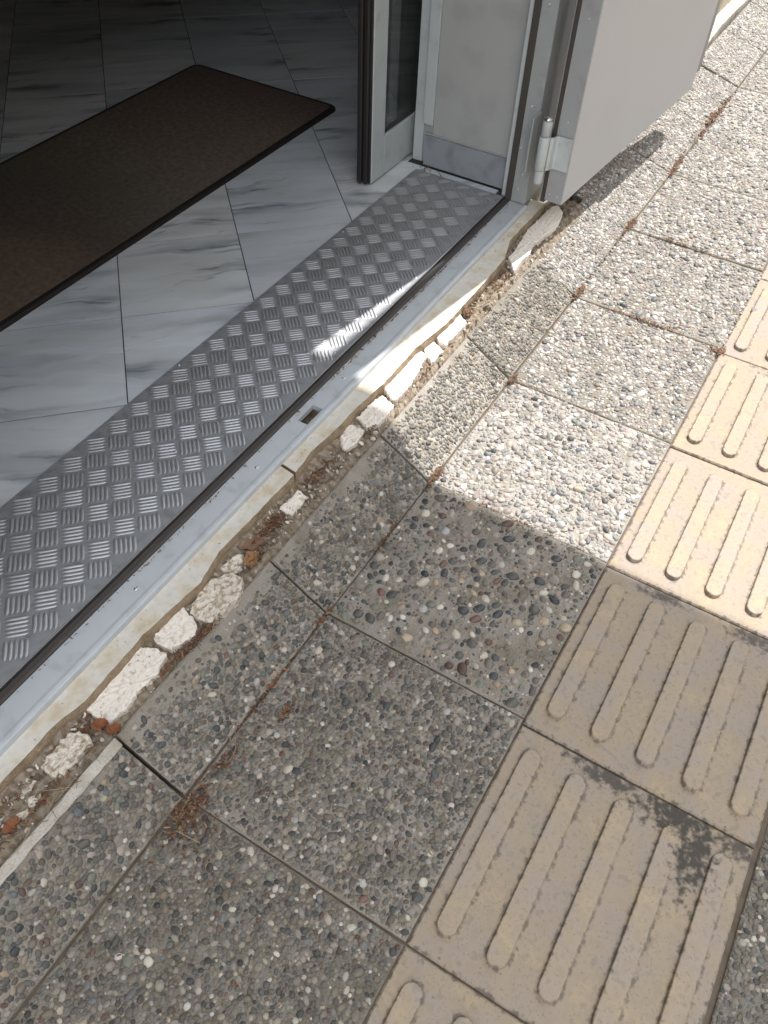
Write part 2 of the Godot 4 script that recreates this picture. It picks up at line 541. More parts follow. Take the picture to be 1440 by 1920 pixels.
# ------------------------------------------------------------------ the scene
func _ready() -> void:
	rng.seed = 20240611
	var cam := Camera3D.new()
	cam.name = "camera"
	cam.basis = Basis(Vector3(0.514052, 0.033269, 0.857114), Vector3(0.639274, 0.651386, -0.408687), Vector3(-0.571909, 0.758017, 0.313578)).orthonormalized()
	cam.position = cam_pos
	cam.fov = 63.695
	cam.near = 0.02
	cam.far = 500.0
	cam.current = true
	add_child(cam)

	var env := Environment.new()
	env.background_mode = Environment.BG_SKY
	var sm := ProceduralSkyMaterial.new()
	sm.sky_top_color = Color(0.82, 0.835, 0.86)
	sm.sky_horizon_color = Color(0.94, 0.94, 0.93)
	sm.sky_curve = 0.25
	sm.ground_bottom_color = Color(0.45, 0.43, 0.40)
	sm.ground_horizon_color = Color(0.62, 0.62, 0.62)
	var sky := Sky.new()
	sky.sky_material = sm
	env.sky = sky
	env.background_energy_multiplier = 2.12
	env.tonemap_mode = Environment.TONE_MAPPER_LINEAR
	env.tonemap_exposure = 1.9
	env.sdfgi_enabled = true
	env.ssao_enabled = true
	env.ssil_enabled = true
	var we := WorldEnvironment.new()
	we.name = "world_environment"
	we.environment = env
	add_child(we)

	var sun := DirectionalLight3D.new()
	sun.name = "sun"
	sun.basis = Basis.looking_at(SUN_TRAVEL.normalized(), Vector3.UP)
	sun.light_energy = 1.36
	sun.light_color = Color(1.0, 0.985, 0.97)
	sun.light_angular_distance = 0.55
	sun.shadow_enabled = true
	add_child(sun)

	make_materials()
	make_pebbles()
	make_ground()
	make_building()
	make_pavement()
	make_border()
	make_tactile()
	make_floor()
	make_doorway()
	make_tread_plate()
	make_sliding_door()
	make_door_leaf()
	make_mat()
	make_shards()
	make_litter()

func make_ground() -> void:
	var st := begin()
	quad(st, Vector3(-150, -0.03, -150), Vector3(150, -0.03, -150), Vector3(150, -0.03, 150), Vector3(-150, -0.03, 150), Vector3.UP)
	tag(build(st, "ground", M.ground), "grey ground stretching away around the shop", "ground", "", "structure")

func make_building() -> void:
	var b := base("shop_building")
	tag(b, "beige rendered shop front with chipped paint at its foot", "building")
	one_box("facade_wall", M.wall, b, Vector3(1.835, -0.03, -1.03), Vector3(9.0, 3.4, -0.655), 0.004)
	one_box("facade_wall", M.wall, b, Vector3(-7.0, -0.03, -1.03), Vector3(-0.30, 3.4, -0.655), 0.004)
	one_box("lintel", M.wall, b, Vector3(-0.30, 2.06, -1.03), Vector3(1.835, 3.4, -0.657), 0.004)
	one_box("room_wall", M.room, b, Vector3(-5.2, 0.0, -10.0), Vector3(-5.0, 3.3, -1.032), 0.004)
	one_box("room_wall", M.room, b, Vector3(6.0, 0.0, -10.0), Vector3(6.2, 3.3, -1.032), 0.004)
	one_box("room_wall", M.room, b, Vector3(-5.2, 0.0, -10.2), Vector3(6.2, 3.3, -10.002), 0.004)
	one_box("ceiling", M.ceiling, b, Vector3(-5.2, 3.302, -10.2), Vector3(6.2, 3.4, -1.034), 0.004)
	# loose plaster at the foot of the wall, beyond the door leaf
	var poly: Array = []
	for i in 15:
		poly.append([1.9 + i * 0.22, -0.656])
	for i in 15:
		poly.append([4.98 - i * 0.22, -0.594 - rng.randf() * 0.014])
	put(sill_piece(poly, -0.02, 0.066), "plaster_foot", M.plaster, b)

	var far := base("added_street_building", Vector3(0, -0.03, 10.5))  # unseen block, added so its height keeps low sky out of the room
	tag(far, "plain rendered building added unseen across the street to block low sky", "building")
	one_box("wall", M.far_wall, far, Vector3(-16, 0, 0), Vector3(20, 13.5, 6), 0.01)
	for k in 9:
		for lv in 4:
			var wn := one_box("window", M.frame, far, Vector3(-14.4 + k * 3.6, 0.9 + lv * 3.1, -0.06), Vector3(-13.0 + k * 3.6, 2.3 + lv * 3.1, -0.003), 0.01)
			one_box("pane", M.far_pane, wn, Vector3(-14.3 + k * 3.6, 1.0 + lv * 3.1, -0.066), Vector3(-13.1 + k * 3.6, 2.2 + lv * 3.1, -0.061), 0.001)
	var c := base("entrance_canopy", Vector3(0, 2.45, -0.655))
	tag(c, "flat concrete canopy jutting out over the shop entrance", "canopy")
	one_box("slab", M.concrete, c, Vector3(1.15, 0.0, 0.003), Vector3(2.523, 0.11, 1.50), 0.008)
	one_box("drip_edge", M.steel, c, Vector3(1.15, -0.02, 1.502), Vector3(2.523, 0.12, 1.512), 0.002)

func make_pavement() -> void:
	var pv := base("pavement")
	tag(pv, "exposed aggregate slab pavement beside the shop front", "pavement", "", "structure")
	one_box("bedding", M.joint, pv, Vector3(-0.9, -0.026, -0.56), Vector3(5.0, -0.0048, 0.84), 0.001)
	var S := 0.399
	var bald := FastNoiseLite.new()
	bald.seed = 31
	bald.frequency = 8.0
	bald.fractal_octaves = 3
	var keep := func(u: float, v: float) -> bool: return bald.get_noise_2d(u, v) < 0.40 or rng.randf() < 0.35
	var fine_a := scatter(S, S, [[0.0062, 0.0082, 130], [0.0044, 0.006, 1600], [0.0030, 0.0042, 5200], [0.0019, 0.0028, 8000]], [keep], 0.70)
	var fine_b := scatter(S, S, [[0.006, 0.0088, 160], [0.0042, 0.006, 1700], [0.0028, 0.0042, 5200], [0.0019, 0.0027, 8000]], [keep], 0.70)
	var large := scatter(S, S, [[0.0092, 0.0122, 105], [0.0065, 0.0092, 330], [0.0045, 0.0065, 560], [0.0028, 0.0042, 1500], [0.0016, 0.0026, 2200]], [keep], 0.92)
	var med_a := scatter(S, S, [[0.0080, 0.0108, 70], [0.0056, 0.008, 620], [0.004, 0.0056, 2200], [0.0024, 0.0038, 5200]], [keep], 0.76)
	var med_b := scatter(S, S, [[0.0075, 0.010, 60], [0.0052, 0.0075, 620], [0.0038, 0.0052, 2400], [0.0024, 0.0036, 5600]], [keep], 0.76)
	var kinds := {0: [fine_b, "grey", 0], 1: [fine_a, "grey", 2], 2: [fine_b, "grey", 0], 3: [large, "mixed", 0], 4: [med_a, "pale", 1], 5: [med_b, "pale", 3], 6: [med_a, "pale", 3]}
	var collect: Array = []
	for row in 2:
		for i in JOINTS.size() - 1:
			if row == 1 and i > 6: continue
			var x0: float = JOINTS[i] + 0.0013
			var x1: float = JOINTS[i + 1] - 0.0013
			var z0 := -0.402 if row == 0 else 0.408
			var z1 := -0.0008 if row == 0 else 0.81
			var lift := rng.randf_range(-0.0022, 0.001)
			if i == 3 and row == 0: lift = 0.003
			var slab := base("paver", Vector3((x0 + x1) * 0.5, lift, (z0 + z1) * 0.5), pv)
			slab.rotation = Vector3(rng.randf_range(-0.004, 0.004), rng.randf_range(-0.004, 0.004), rng.randf_range(-0.004, 0.004))
			var k: Array = kinds.get(i, [[med_b, med_a][i % 2], "pale", 3 if i % 3 else 1])
			if row == 1: k = [fine_a, "grey", 2]
			put(slab_mesh(x1 - x0, z1 - z0, 0.011, 0.0026), "slab", M.cement[k[2]], slab)
			var spots: Array = k[0]
			var sc := (x1 - x0 - 0.002) / S
			var fitted: Array = []
			for s in spots: fitted.append(Vector3(s.x * sc, s.y * (z1 - z0 - 0.001) / S, s.z))
			var shown := row == 0 and i >= 1 and i < 6
			embed(slab, fitted, PALETTES[k[1]], rng.randi() % 4 if k[0] != large else 0, collect, 0.0078 if shown else 9.0, 0.11 if k[1] == "grey" else 0.17, k[1] == "grey")
	name_largest(collect, 300)

func make_border() -> void:
	var bd := base("pavement_border")
	tag(bd, "sloping strip of cut aggregate slabs along the shop sill", "pavement border", "", "structure")
	var nz := FastNoiseLite.new()
	nz.seed = 77
	nz.frequency = 9.0
	var collect: Array = []
	var bands := [0.03, 0.022, 0.034, 0.026, 0.012, 0.014, 0.006, 0.0, 0.0, 0.0, 0.0, 0.0, 0.0, 0.0]
	for i in JOINTS.size() - 1:
		var x0: float = JOINTS[i] + 0.003
		var x1: float = JOINTS[i + 1] - 0.003
		var L := x1 - x0
		var rise := 0.075 if i < 6 else (0.066 if i == 6 else 0.050)
		var run := 0.125 if i < 6 else (0.142 if i == 6 else 0.184)
		var ang := atan2(rise, run)
		var W := sqrt(rise * rise + run * run)
		var o := base("border_slab", Vector3((x0 + x1) * 0.5, rng.randf_range(-0.001, 0.002), -0.4045), bd)
		o.rotation = Vector3(ang + rng.randf_range(-0.012, 0.012), rng.randf_range(-0.006, 0.006), 0)
		var body := put(slab_mesh(L, W, 0.03, 0.003), "slab", M.cement[[3, 3, 0, 0, 1, 3][mini(i, 5)]], o)
		body.position = Vector3(0, 0, -W * 0.5)
		var band: float = bands[i]
		var xm := (x0 + x1) * 0.5
		var keep := func(u: float, v: float) -> bool:
			# v runs from the wall (-W/2) to the street (W/2)
			return v > -W * 0.5 + (band if rng.randf() > 0.12 else band * 0.3) + 0.026 * nz.get_noise_2d(u + xm, v * 0.6)
		var cl: Array = [[0.0070, 0.0088, 20], [0.005, 0.007, 420], [0.0034, 0.005, 2200], [0.002, 0.0034, 3600]]
		if i >= 4: cl = [[0.0062, 0.0078, 40], [0.0045, 0.006, 600], [0.003, 0.0045, 2200], [0.002, 0.003, 2400]]
		var spots := scatter(L, W - 0.004, cl, [keep], 0.71)
		var moved: Array = []
		for s in spots: moved.append(Vector3(s.x, s.y - W * 0.5, s.z))
		embed(o, moved, PALETTES["pale" if i >= 6 else "grey"], 0, collect, 0.0056 if i >= 1 and i < 5 else 9.0, 0.18)
		if i == 1:
			var pl: Array = []
			for k in 13: pl.append([-L * 0.5 + L * k / 12.0, -W + 0.001])
			for k in 13: pl.append([L * 0.5 - L * k / 12.0, -W + 0.018 + 0.006 * nz.get_noise_1d(k * 0.9)])
			put(slab_of(pl, -0.003, 0.0045, 0.003, 0.002, 0.012), "plaster_band", M.plaster, o)
	name_largest(collect, 300)

# buff tiles with five raised bars each
func tile_texture(seed_: int, grime: Array, worn: float) -> ImageTexture:
	var n := 448
	var a := noise_bytes(seed_, 0.008, n, 5)
	var b := noise_bytes(seed_ + 1, 0.04, n, 5)
	var c := noise_bytes(seed_ + 2, 0.14, n, 3)
	var g := noise_bytes(seed_ + 3, 0.05, n, 6)
	var im := Image.create(n, n, false, Image.FORMAT_RGB8)
	for y in n:
		for x in n:
			var k := y * n + x
			var va := a[k] / 255.0
			var vb := b[k] / 255.0
			var vc := c[k] / 255.0
			var col := Color(0.345, 0.276, 0.200).lerp(Color(0.322, 0.268, 0.230), smoothstep(0.30, 0.74, va + (vb - 0.5) * 0.5) * worn * 0.8)
			col = col.lerp(Color(0.43, 0.345, 0.205), smoothstep(0.66, 0.95, 1.0 - va + (vb - 0.5) * 0.4) * 0.35)
			col = col * lerpf(0.86, 1.06, vb)
			col = col.lerp(Color(0.20, 0.165, 0.12), smoothstep(0.56, 0.85, vb) * 0.5)
			col = col.lerp(Color(0.17, 0.135, 0.10), smoothstep(0.72, 0.84, vc) * 0.55)
			var u := float(x) / n
			var v := float(y) / n
			var vg := g[k] / 255.0 * 0.6 + vc * 0.2 + vb * 0.2
			# grime packed into the joints, ragged
			var edge := minf(minf(u, 1.0 - u), minf(v, 1.0 - v))
			var dirt_and_shade := smoothstep(0.56, 0.72, vg + 0.2 - edge * 12.0) * 0.6
			# soil along the feet of the bars, with edge shade painted in
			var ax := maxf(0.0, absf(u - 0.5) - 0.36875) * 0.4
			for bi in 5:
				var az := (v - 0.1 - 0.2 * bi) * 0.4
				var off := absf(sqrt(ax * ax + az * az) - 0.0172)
				if off < 0.006: dirt_and_shade = maxf(dirt_and_shade, smoothstep(0.40, 0.70, vg + 0.10 - off * 50.0) * 0.6)
			for q in grime:
				var dd := Vector2((u - q[0]) / q[2], (v - q[1]) / q[3]).length()
				dirt_and_shade = maxf(dirt_and_shade, smoothstep(0.38, 0.78, vg + 0.38 - 0.34 * dd) * q[4])
			col = col.lerp(Color(0.05, 0.044, 0.038), clampf(dirt_and_shade, 0, 1) * 0.95)
			col.a = 1.0
			im.set_pixel(x, y, col.linear_to_srgb())
	return ImageTexture.create_from_image(im)

func uv_quad(st: SurfaceTool, P: Array, out: Vector3) -> void:
	# tile-local points, uv from their place on the tile
	var idx := [0, 1, 2, 0, 2, 3]
	if (P[2] - P[0]).cross(P[1] - P[0]).dot(out) < 0.0: idx = [0, 2, 1, 0, 3, 2]
	for i in idx:
		var p: Vector3 = P[i]
		st.set_uv(Vector2(p.x / 0.4 + 0.5, p.z / 0.4 + 0.5))
		st.add_vertex(p)

func make_tactile() -> void:
	var tp := base("tactile_path")
	tag(tp, "buff tactile guide path of ribbed tiles set into the pavement", "tactile paving", "", "structure")
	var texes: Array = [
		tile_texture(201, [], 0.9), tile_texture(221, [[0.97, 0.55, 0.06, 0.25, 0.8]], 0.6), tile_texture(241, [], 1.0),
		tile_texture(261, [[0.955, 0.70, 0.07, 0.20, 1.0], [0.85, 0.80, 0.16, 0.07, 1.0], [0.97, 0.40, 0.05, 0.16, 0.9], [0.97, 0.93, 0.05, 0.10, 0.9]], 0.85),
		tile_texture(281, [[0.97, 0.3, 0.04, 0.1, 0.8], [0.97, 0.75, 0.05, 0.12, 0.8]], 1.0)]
	var mats: Array = []
	var worn_mats := {}
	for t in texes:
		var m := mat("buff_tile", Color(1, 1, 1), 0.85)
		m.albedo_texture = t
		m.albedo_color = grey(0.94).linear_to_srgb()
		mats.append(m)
		var worn: StandardMaterial3D = m.duplicate()
		worn.albedo_color = grey(1.0)
		worn_mats[m] = worn
	# the body of a tile: flat top with worn edges
	var h := 0.1985
	var st := begin()
	var e := 0.003
	uv_quad(st, [Vector3(-h + e, 0, -h + e), Vector3(h - e, 0, -h + e), Vector3(h - e, 0, h - e), Vector3(-h + e, 0, h - e)], Vector3.UP)
	for s in 4:
		var r := Basis(Vector3.UP, s * PI / 2)
		uv_quad(st, [r * Vector3(-h + e, 0, h - e), r * Vector3(h - e, 0, h - e), r * Vector3(h, -e, h), r * Vector3(-h, -e, h)], r * Vector3(0, 1, 1))
		uv_quad(st, [r * Vector3(-h, -e, h), r * Vector3(h, -e, h), r * Vector3(h, -0.011, h), r * Vector3(-h, -0.011, h)], r * Vector3(0, 0, 1))
	st.generate_normals()
	var body := st.commit()
	var bars: Array = []
	for b in 5:
		bars.append(bar_mesh(-0.16 + 0.08 * b))
	for i in range(-2, 12):
		var t := base("tactile_tile", Vector3(i * 0.4 + 0.2, rng.randf_range(-0.001, 0.0015), 0.2005), tp)
		t.rotation = Vector3(rng.randf_range(-0.003, 0.003), rng.randf_range(-0.003, 0.003), rng.randf_range(-0.003, 0.003))
		var m: Material = mats[[0, 2, 3, 4, 1][posmod(i + 2, 5)]]
		match i:
			-1: m = mats[2]
			0: m = mats[3]
			1: m = mats[4]
			2: m = mats[0]
			3: m = mats[1]
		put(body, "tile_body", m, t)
		for b in 5:
			put(bars[b], "bar", worn_mats[m], t)

func bar_mesh(zc: float) -> Mesh:
	var st := begin()
	var half := 0.1475
	var top_r := 0.0142
	var foot_r := 0.0165
	var hgt := 0.0075
	var ring := func(r: float, y: float) -> Array:
		var out: Array = []
		for k in 9:
			var a := -PI / 2 + PI * k / 8.0
			out.append(Vector3(half + r * cos(a), y, zc + r * sin(a)))
		for k in 9:
			var a := PI / 2 + PI * k / 8.0
			out.append(Vector3(-half + r * cos(a), y, zc + r * sin(a)))
		return out
	var r0: Array = ring.call(foot_r, 0.0)
	var r1: Array = ring.call(top_r + 0.0012, hgt - 0.0012)
	var r2: Array = ring.call(top_r, hgt)
	for k in r0.size():
		var j := (k + 1) % r0.size()
		var out: Vector3 = (r0[k] + r0[j]) * 0.5 - Vector3(clampf(r0[k].x, -half, half), 0, zc)
		uv_quad(st, [r0[k], r0[j], r1[j], r1[k]], out + Vector3.UP * 0.01)
		uv_quad(st, [r1[k], r1[j], r2[j], r2[k]], out + Vector3.UP * 0.02)
	for k in 8:
		uv_quad(st, [r2[k], r2[k + 1], r2[16 - k], r2[17 - k]], Vector3.UP)
	st.generate_normals()
	return st.commit()

func make_floor() -> void:
	var fl := base("floor")
	tag(fl, "polished white and grey marble floor laid diagonally inside the shop", "floor", "", "structure")
	one_box("screed", M.grout, fl, Vector3(-5.0, 0.0, -10.0), Vector3(6.0, FLOOR_Y - 0.0025, -0.72), 0.001)
	var floor_mats: Array = []
	for c in [Color(1, 1, 1), Color(0.90, 0.93, 0.97), Color(0.95, 0.96, 0.97), Color(0.84, 0.86, 0.89)]:
		var fm: StandardMaterial3D = M.floor.duplicate()
		fm.albedo_color = c.linear_to_srgb()
		floor_mats.append(fm)
	var a := Vector2(0.2165, 0.2165)
	var b := Vector2(0.2165, -0.2165)
	var o := Vector2(0.765, -1.204)
	var room := PackedVector2Array([Vector2(-4.99, -9.99), Vector2(5.99, -9.99), Vector2(5.99, -1.034), Vector2(1.79, -1.034), Vector2(1.79, -0.735), Vector2(-0.41, -0.735), Vector2(-0.41, -1.034), Vector2(-4.99, -1.034)])
	for i in range(-18, 20):
		for j in range(-18, 20):
			var c := o + a * (i + 0.5) + b * (j + 0.5)
			if c.y > -0.62 or c.y < -4.2 or c.x < -0.9 or c.x > 4.4: continue
			var g := 0.0013
			var da := a.normalized() * g
			var db := b.normalized() * g
			var p0 := o + a * i + b * j
			var sq := PackedVector2Array([p0 + da + db, p0 + a - da + db, p0 + a + b - da - db, p0 + b + da - db])
			var cut := Geometry2D.intersect_polygons(sq, room)
			if cut.is_empty(): continue
			var poly: PackedVector2Array = cut[0]
			var st := begin()
			var off := Vector2(rng.randf_range(0.19, 0.81), rng.randf_range(0.19, 0.81))
			var flip := -1.0 if rng.randf() < 0.5 else 1.0
			var ua := a.normalized()
			var ub := b.normalized()
			var lift := rng.randf_range(-0.0002, 0.0002)
			var uvof := func(q: Vector2) -> Vector2: return Vector2((q - c).dot(ua) * flip, (q - c).dot(ub) * flip) / 0.95 + off
			var ids := Geometry2D.triangulate_polygon(poly)
			for k in range(0, ids.size(), 3):
				var tri_ := [poly[ids[k]], poly[ids[k + 1]], poly[ids[k + 2]]]
				var nn: float = (tri_[1] - tri_[0]).cross(tri_[2] - tri_[0])
				if nn < 0: tri_ = [tri_[0], tri_[2], tri_[1]]
				for q in tri_:
					st.set_uv(uvof.call(q))
					st.add_vertex(Vector3(q.x, FLOOR_Y + lift, q.y))
			for k in poly.size():
				var q0: Vector2 = poly[k]
				var q1: Vector2 = poly[(k + 1) % poly.size()]
				var out := Vector3(q0.x + q1.x - 2 * c.x, 0, q0.y + q1.y - 2 * c.y)
				st.set_uv(uvof.call(q0))
				quad(st, Vector3(q0.x, FLOOR_Y + lift, q0.y), Vector3(q1.x, FLOOR_Y + lift, q1.y), Vector3(q1.x, FLOOR_Y - 0.002, q1.y), Vector3(q0.x, FLOOR_Y - 0.002, q0.y), out)
			build(st, "floor_tile", floor_mats[rng.randi() % floor_mats.size()], fl)

func screw(parent: Node, at: Vector3, normal: Vector3, r := 0.004) -> void:
	var st := begin(false)
	var y := normal.normalized()
	var x := y.cross(Vector3(0.3, 0.5, 0.8)).normalized()
	var tr := Transform3D(Basis(x, y, x.cross(y)), at)
	lathe(st, tr, [[0.0, 0.0006], [r * 0.42, 0.0006], [r * 0.46, 0.0016], [r * 0.8, 0.0016], [r, 0.0002]], 12)
	var o := build(st, "screw", M.steel, parent)
	var st2 := begin(false)
	lathe(st2, tr, [[0.0, 0.0012], [r * 0.40, 0.0012], [r * 0.40, 0.0004]], 8)
	build(st2, "screw_recess", M.steel, o)

func make_doorway() -> void:
	# broken cream marble sill under the aluminium threshold
	var ms := base("marble_sill")
	tag(ms, "stained cream marble sill with a broken front edge under the threshold", "sill")
	var edge := [[-0.45, -0.602], [-0.12, -0.601], [-0.042, -0.602], [0.01, -0.591], [0.15, -0.597], [0.23, -0.590], [0.285, -0.585], [0.34, -0.597], [0.356, -0.600], [0.47, -0.598], [0.585, -0.596]]
	var edge2 := [[0.592, -0.597], [0.655, -0.604], [0.725, -0.598], [0.82, -0.597], [0.915, -0.589], [1.06, -0.591], [1.19, -0.575], [1.34, -0.576], [1.51, -0.580], [1.60, -0.606], [1.72, -0.605], [1.83, -0.606]]
	for e in [edge, edge2]:
		var poly: Array = []
		for q in e: poly.append(q)
		poly.append([e[-1][0] + (0.012 if e == edge else 0.0), -0.69])
		if e == edge2:
			for q in [[0.764, -0.69], [0.764, -0.645], [0.702, -0.645], [0.702, -0.69]]: poly.append(q)
		poly.append([e[0][0] + (0.012 if e == edge2 else 0.0), -0.69])
		put(sill_piece(poly, 0.084, 0.1125, 15, 1), "sill_slab", M.cream, ms)
		put(sill_piece(poly, 0.084, 0.1125, 15, 2), "broken_edge", M.cream_edge, ms)
	var bed: Array = []
	for k in 40: bed.append([-0.45 + k * 2.28 / 39.0, -0.603 + 0.006 * sin(k * 1.7) + 0.005 * sin(k * 4.1)])
	bed.append([1.83, -0.70]); bed.append([-0.45, -0.70])
	put(sill_piece(bed, -0.02, 0.0835), "mortar_bed", M.cream_edge, ms)

	# painted aluminium threshold and jambs
	var f := base("door_frame")
	tag(f, "grey aluminium door frame with a pale threshold strip and screwed jambs", "door frame")
	var nose := [[-0.6865, 0.1255], [-0.6465, 0.1255], [-0.640, 0.1268], [-0.6355, 0.1262], [-0.6325, 0.1235], [-0.6315, 0.1128]]
	var st := begin()
	for seg in [[-0.299, 0.705], [0.762, 1.765]]:
		extrude(st, nose, seg[0], seg[1], 0.1128)
	extrude(st, [[-0.6865, 0.1255], [-0.671, 0.1255], [-0.671, 0.1128]], 0.705, 0.762, 0.1128)
	extrude(st, [[-0.6465, 0.1128], [-0.6465, 0.1255], [-0.640, 0.1268], [-0.6355, 0.1262], [-0.6325, 0.1235], [-0.6315, 0.1128]], 0.705, 0.762, 0.1128)
	build(st, "threshold", M.alu, f)
	one_box("latch", M.steel, f, Vector3(0.716, 0.0838, -0.661), Vector3(0.742, 0.104, -0.657), 0.001)
	one_box("threshold_gasket", M.gasket, f, Vector3(-0.299, 0.118, -0.7025), Vector3(1.766, 0.1315, -0.6868), 0.003)
	for q in [[0.870, -0.664], [0.553, -0.661], [1.697, -0.669], [0.21, -0.662], [-0.12, -0.664]]:
		screw(f, Vector3(q[0], SILL_Y + 0.0004, q[1]), Vector3.UP)
	for side in 2:
		var j := base("jamb", Vector3.ZERO, f)
		if side == 0:
			one_box("post", M.frame, j, Vector3(1.766, 0.1256, -0.7025), Vector3(1.834, 2.06, -0.643), 0.0015)
			one_box("return_strip", M.frame, j, Vector3(1.8343, 0.1256, -0.6545), Vector3(1.95, 2.06, -0.6475), 0.001)
			one_box("gasket", M.gasket, j, Vector3(1.7605, 0.128, -0.7024), Vector3(1.7658, 2.06, -0.6845), 0.001)
			one_box("glazing_lip", M.slider, j, Vector3(1.768, 0.1305, -0.716), Vector3(1.80, 2.06, -0.7028), 0.001)
			for q in [[0.387, -0.668], [0.3456, -0.664], [0.2761, -0.679], [0.2076, -0.664], [0.164, -0.669], [0.62, -0.666]]:
				screw(j, Vector3(1.7655, q[0], q[1]), Vector3.LEFT)
		else:
			one_box("post", M.frame, j, Vector3(-0.299, 0.1256, -0.7025), Vector3(-0.24, 2.06, -0.643), 0.0015)
	one_box("head", M.frame, f, Vector3(-0.24, 2.0, -0.7025), Vector3(1.766, 2.06, -0.643), 0.0015)

	# side wall of the recess with its marble skirting
	var r := base("recess_lining")
	tag(r, "grey lining panel of the door recess above a grey marble skirting", "wall panel")
	one_box("panel", M.reveal, r, Vector3(1.806, 0.222, -0.965), Vector3(1.834, 2.06, -0.7028), 0.001)
	one_box("cover_strip", M.slider, r, Vector3(1.802, 0.247, -0.997), Vector3(1.834, 2.06, -0.9655), 0.001)
	one_box("backing", M.reveal, r, Vector3(1.815, 0.131, -0.998), Vector3(1.8335, 0.247, -0.7035), 0.001)
	one_box("ledge", M.reveal, r, Vector3(1.803, 0.219, -0.99), Vector3(1.8145, 0.2225, -0.7035), 0.0008)
	one_box("skirting", M.grey_skirt, r, Vector3(1.796, 0.1325, -0.985), Vector3(1.8145, 0.2185, -0.718), 0.0015)
	one_box("corner_post", M.slider, r, Vector3(1.812, 0.131, -1.029), Vector3(1.834, 2.06, -0.9982), 0.0015)

# prism with flat top from a closed outline (may be concave), uneven front
func sill_piece(poly: Array, y0: float, y1: float, seed_ := 5, parts := 3) -> Mesh:
	var pts := PackedVector2Array()
	var nz := FastNoiseLite.new()
	nz.seed = seed_
	nz.frequency = 25.0
	for i in poly.size():
		var a := Vector2(poly[i][0], poly[i][1])
		var b := Vector2(poly[(i + 1) % poly.size()][0], poly[(i + 1) % poly.size()][1])
		var n := maxi(1, int(a.distance_to(b) / 0.014)) if a.y > -0.62 and b.y > -0.62 else 1
		for k in n:
			var q := a.lerp(b, float(k) / n)
			if q.y > -0.62: q.y += nz.get_noise_2d(q.x * 2.0, 0.0) * 0.0022
			pts.append(q)
	var st := begin()
	var ids := Geometry2D.triangulate_polygon(pts)
	for k in range(0, ids.size(), 3):
		var t: Array = []
		for m in 3:
			var q := pts[ids[k + m]]
			t.append(Vector3(q.x, y1, q.y))
		if parts & 1: tri(st, t[0], t[1], t[2], Vector3.UP)
	for i in pts.size():
		if not parts & 2: break
		var a := pts[i]
		var b := pts[(i + 1) % pts.size()]
		var out := Vector3(0, 0, 1) if a.y > -0.65 else Vector3(0, 0, -1)
		if absf(a.x - b.x) < 0.02 and absf(a.y - b.y) > 0.04: out = Vector3(1 if a.x > 0.2 else -1, 0, 0)
		var ja := nz.get_noise_2d(a.x * 3.0, 50.0) * 0.004
		var jb := nz.get_noise_2d(b.x * 3.0, 50.0) * 0.004
		var am := Vector3(a.x, (y0 + y1) * 0.5, a.y + ja + 0.001)
		var bm := Vector3(b.x, (y0 + y1) * 0.5, b.y + jb + 0.001)
		quad(st, Vector3(a.x, y1, a.y), Vector3(b.x, y1, b.y), bm, am, out)
		quad(st, am, bm, Vector3(b.x, y0, b.y + jb), Vector3(a.x, y0, a.y + ja), out)
	st.generate_normals()
	return st.commit()

# open z/y profile swept along x, with end caps down to y0
func extrude(st: SurfaceTool, prof: Array, x0: float, x1: float, y0: float) -> void:
	for k in prof.size() - 1:
		var a: Array = prof[k]
		var b: Array = prof[k + 1]
		var out: Vector3 = Vector3(0, b[0] - a[0], a[1] - b[1])
		quad(st, Vector3(x0, a[1], a[0]), Vector3(x1, a[1], a[0]), Vector3(x1, b[1], b[0]), Vector3(x0, b[1], b[0]), out)
		for e in [[x0, Vector3.LEFT], [x1, Vector3.RIGHT]]:
			quad(st, Vector3(e[0], a[1], a[0]), Vector3(e[0], b[1], b[0]), Vector3(e[0], y0, b[0]), Vector3(e[0], y0, a[0]), e[1])
	var f: Array = prof[0]
	quad(st, Vector3(x0, f[1], f[0]), Vector3(x1, f[1], f[0]), Vector3(x1, y0, f[0]), Vector3(x0, y0, f[0]), Vector3.BACK * -1.0)

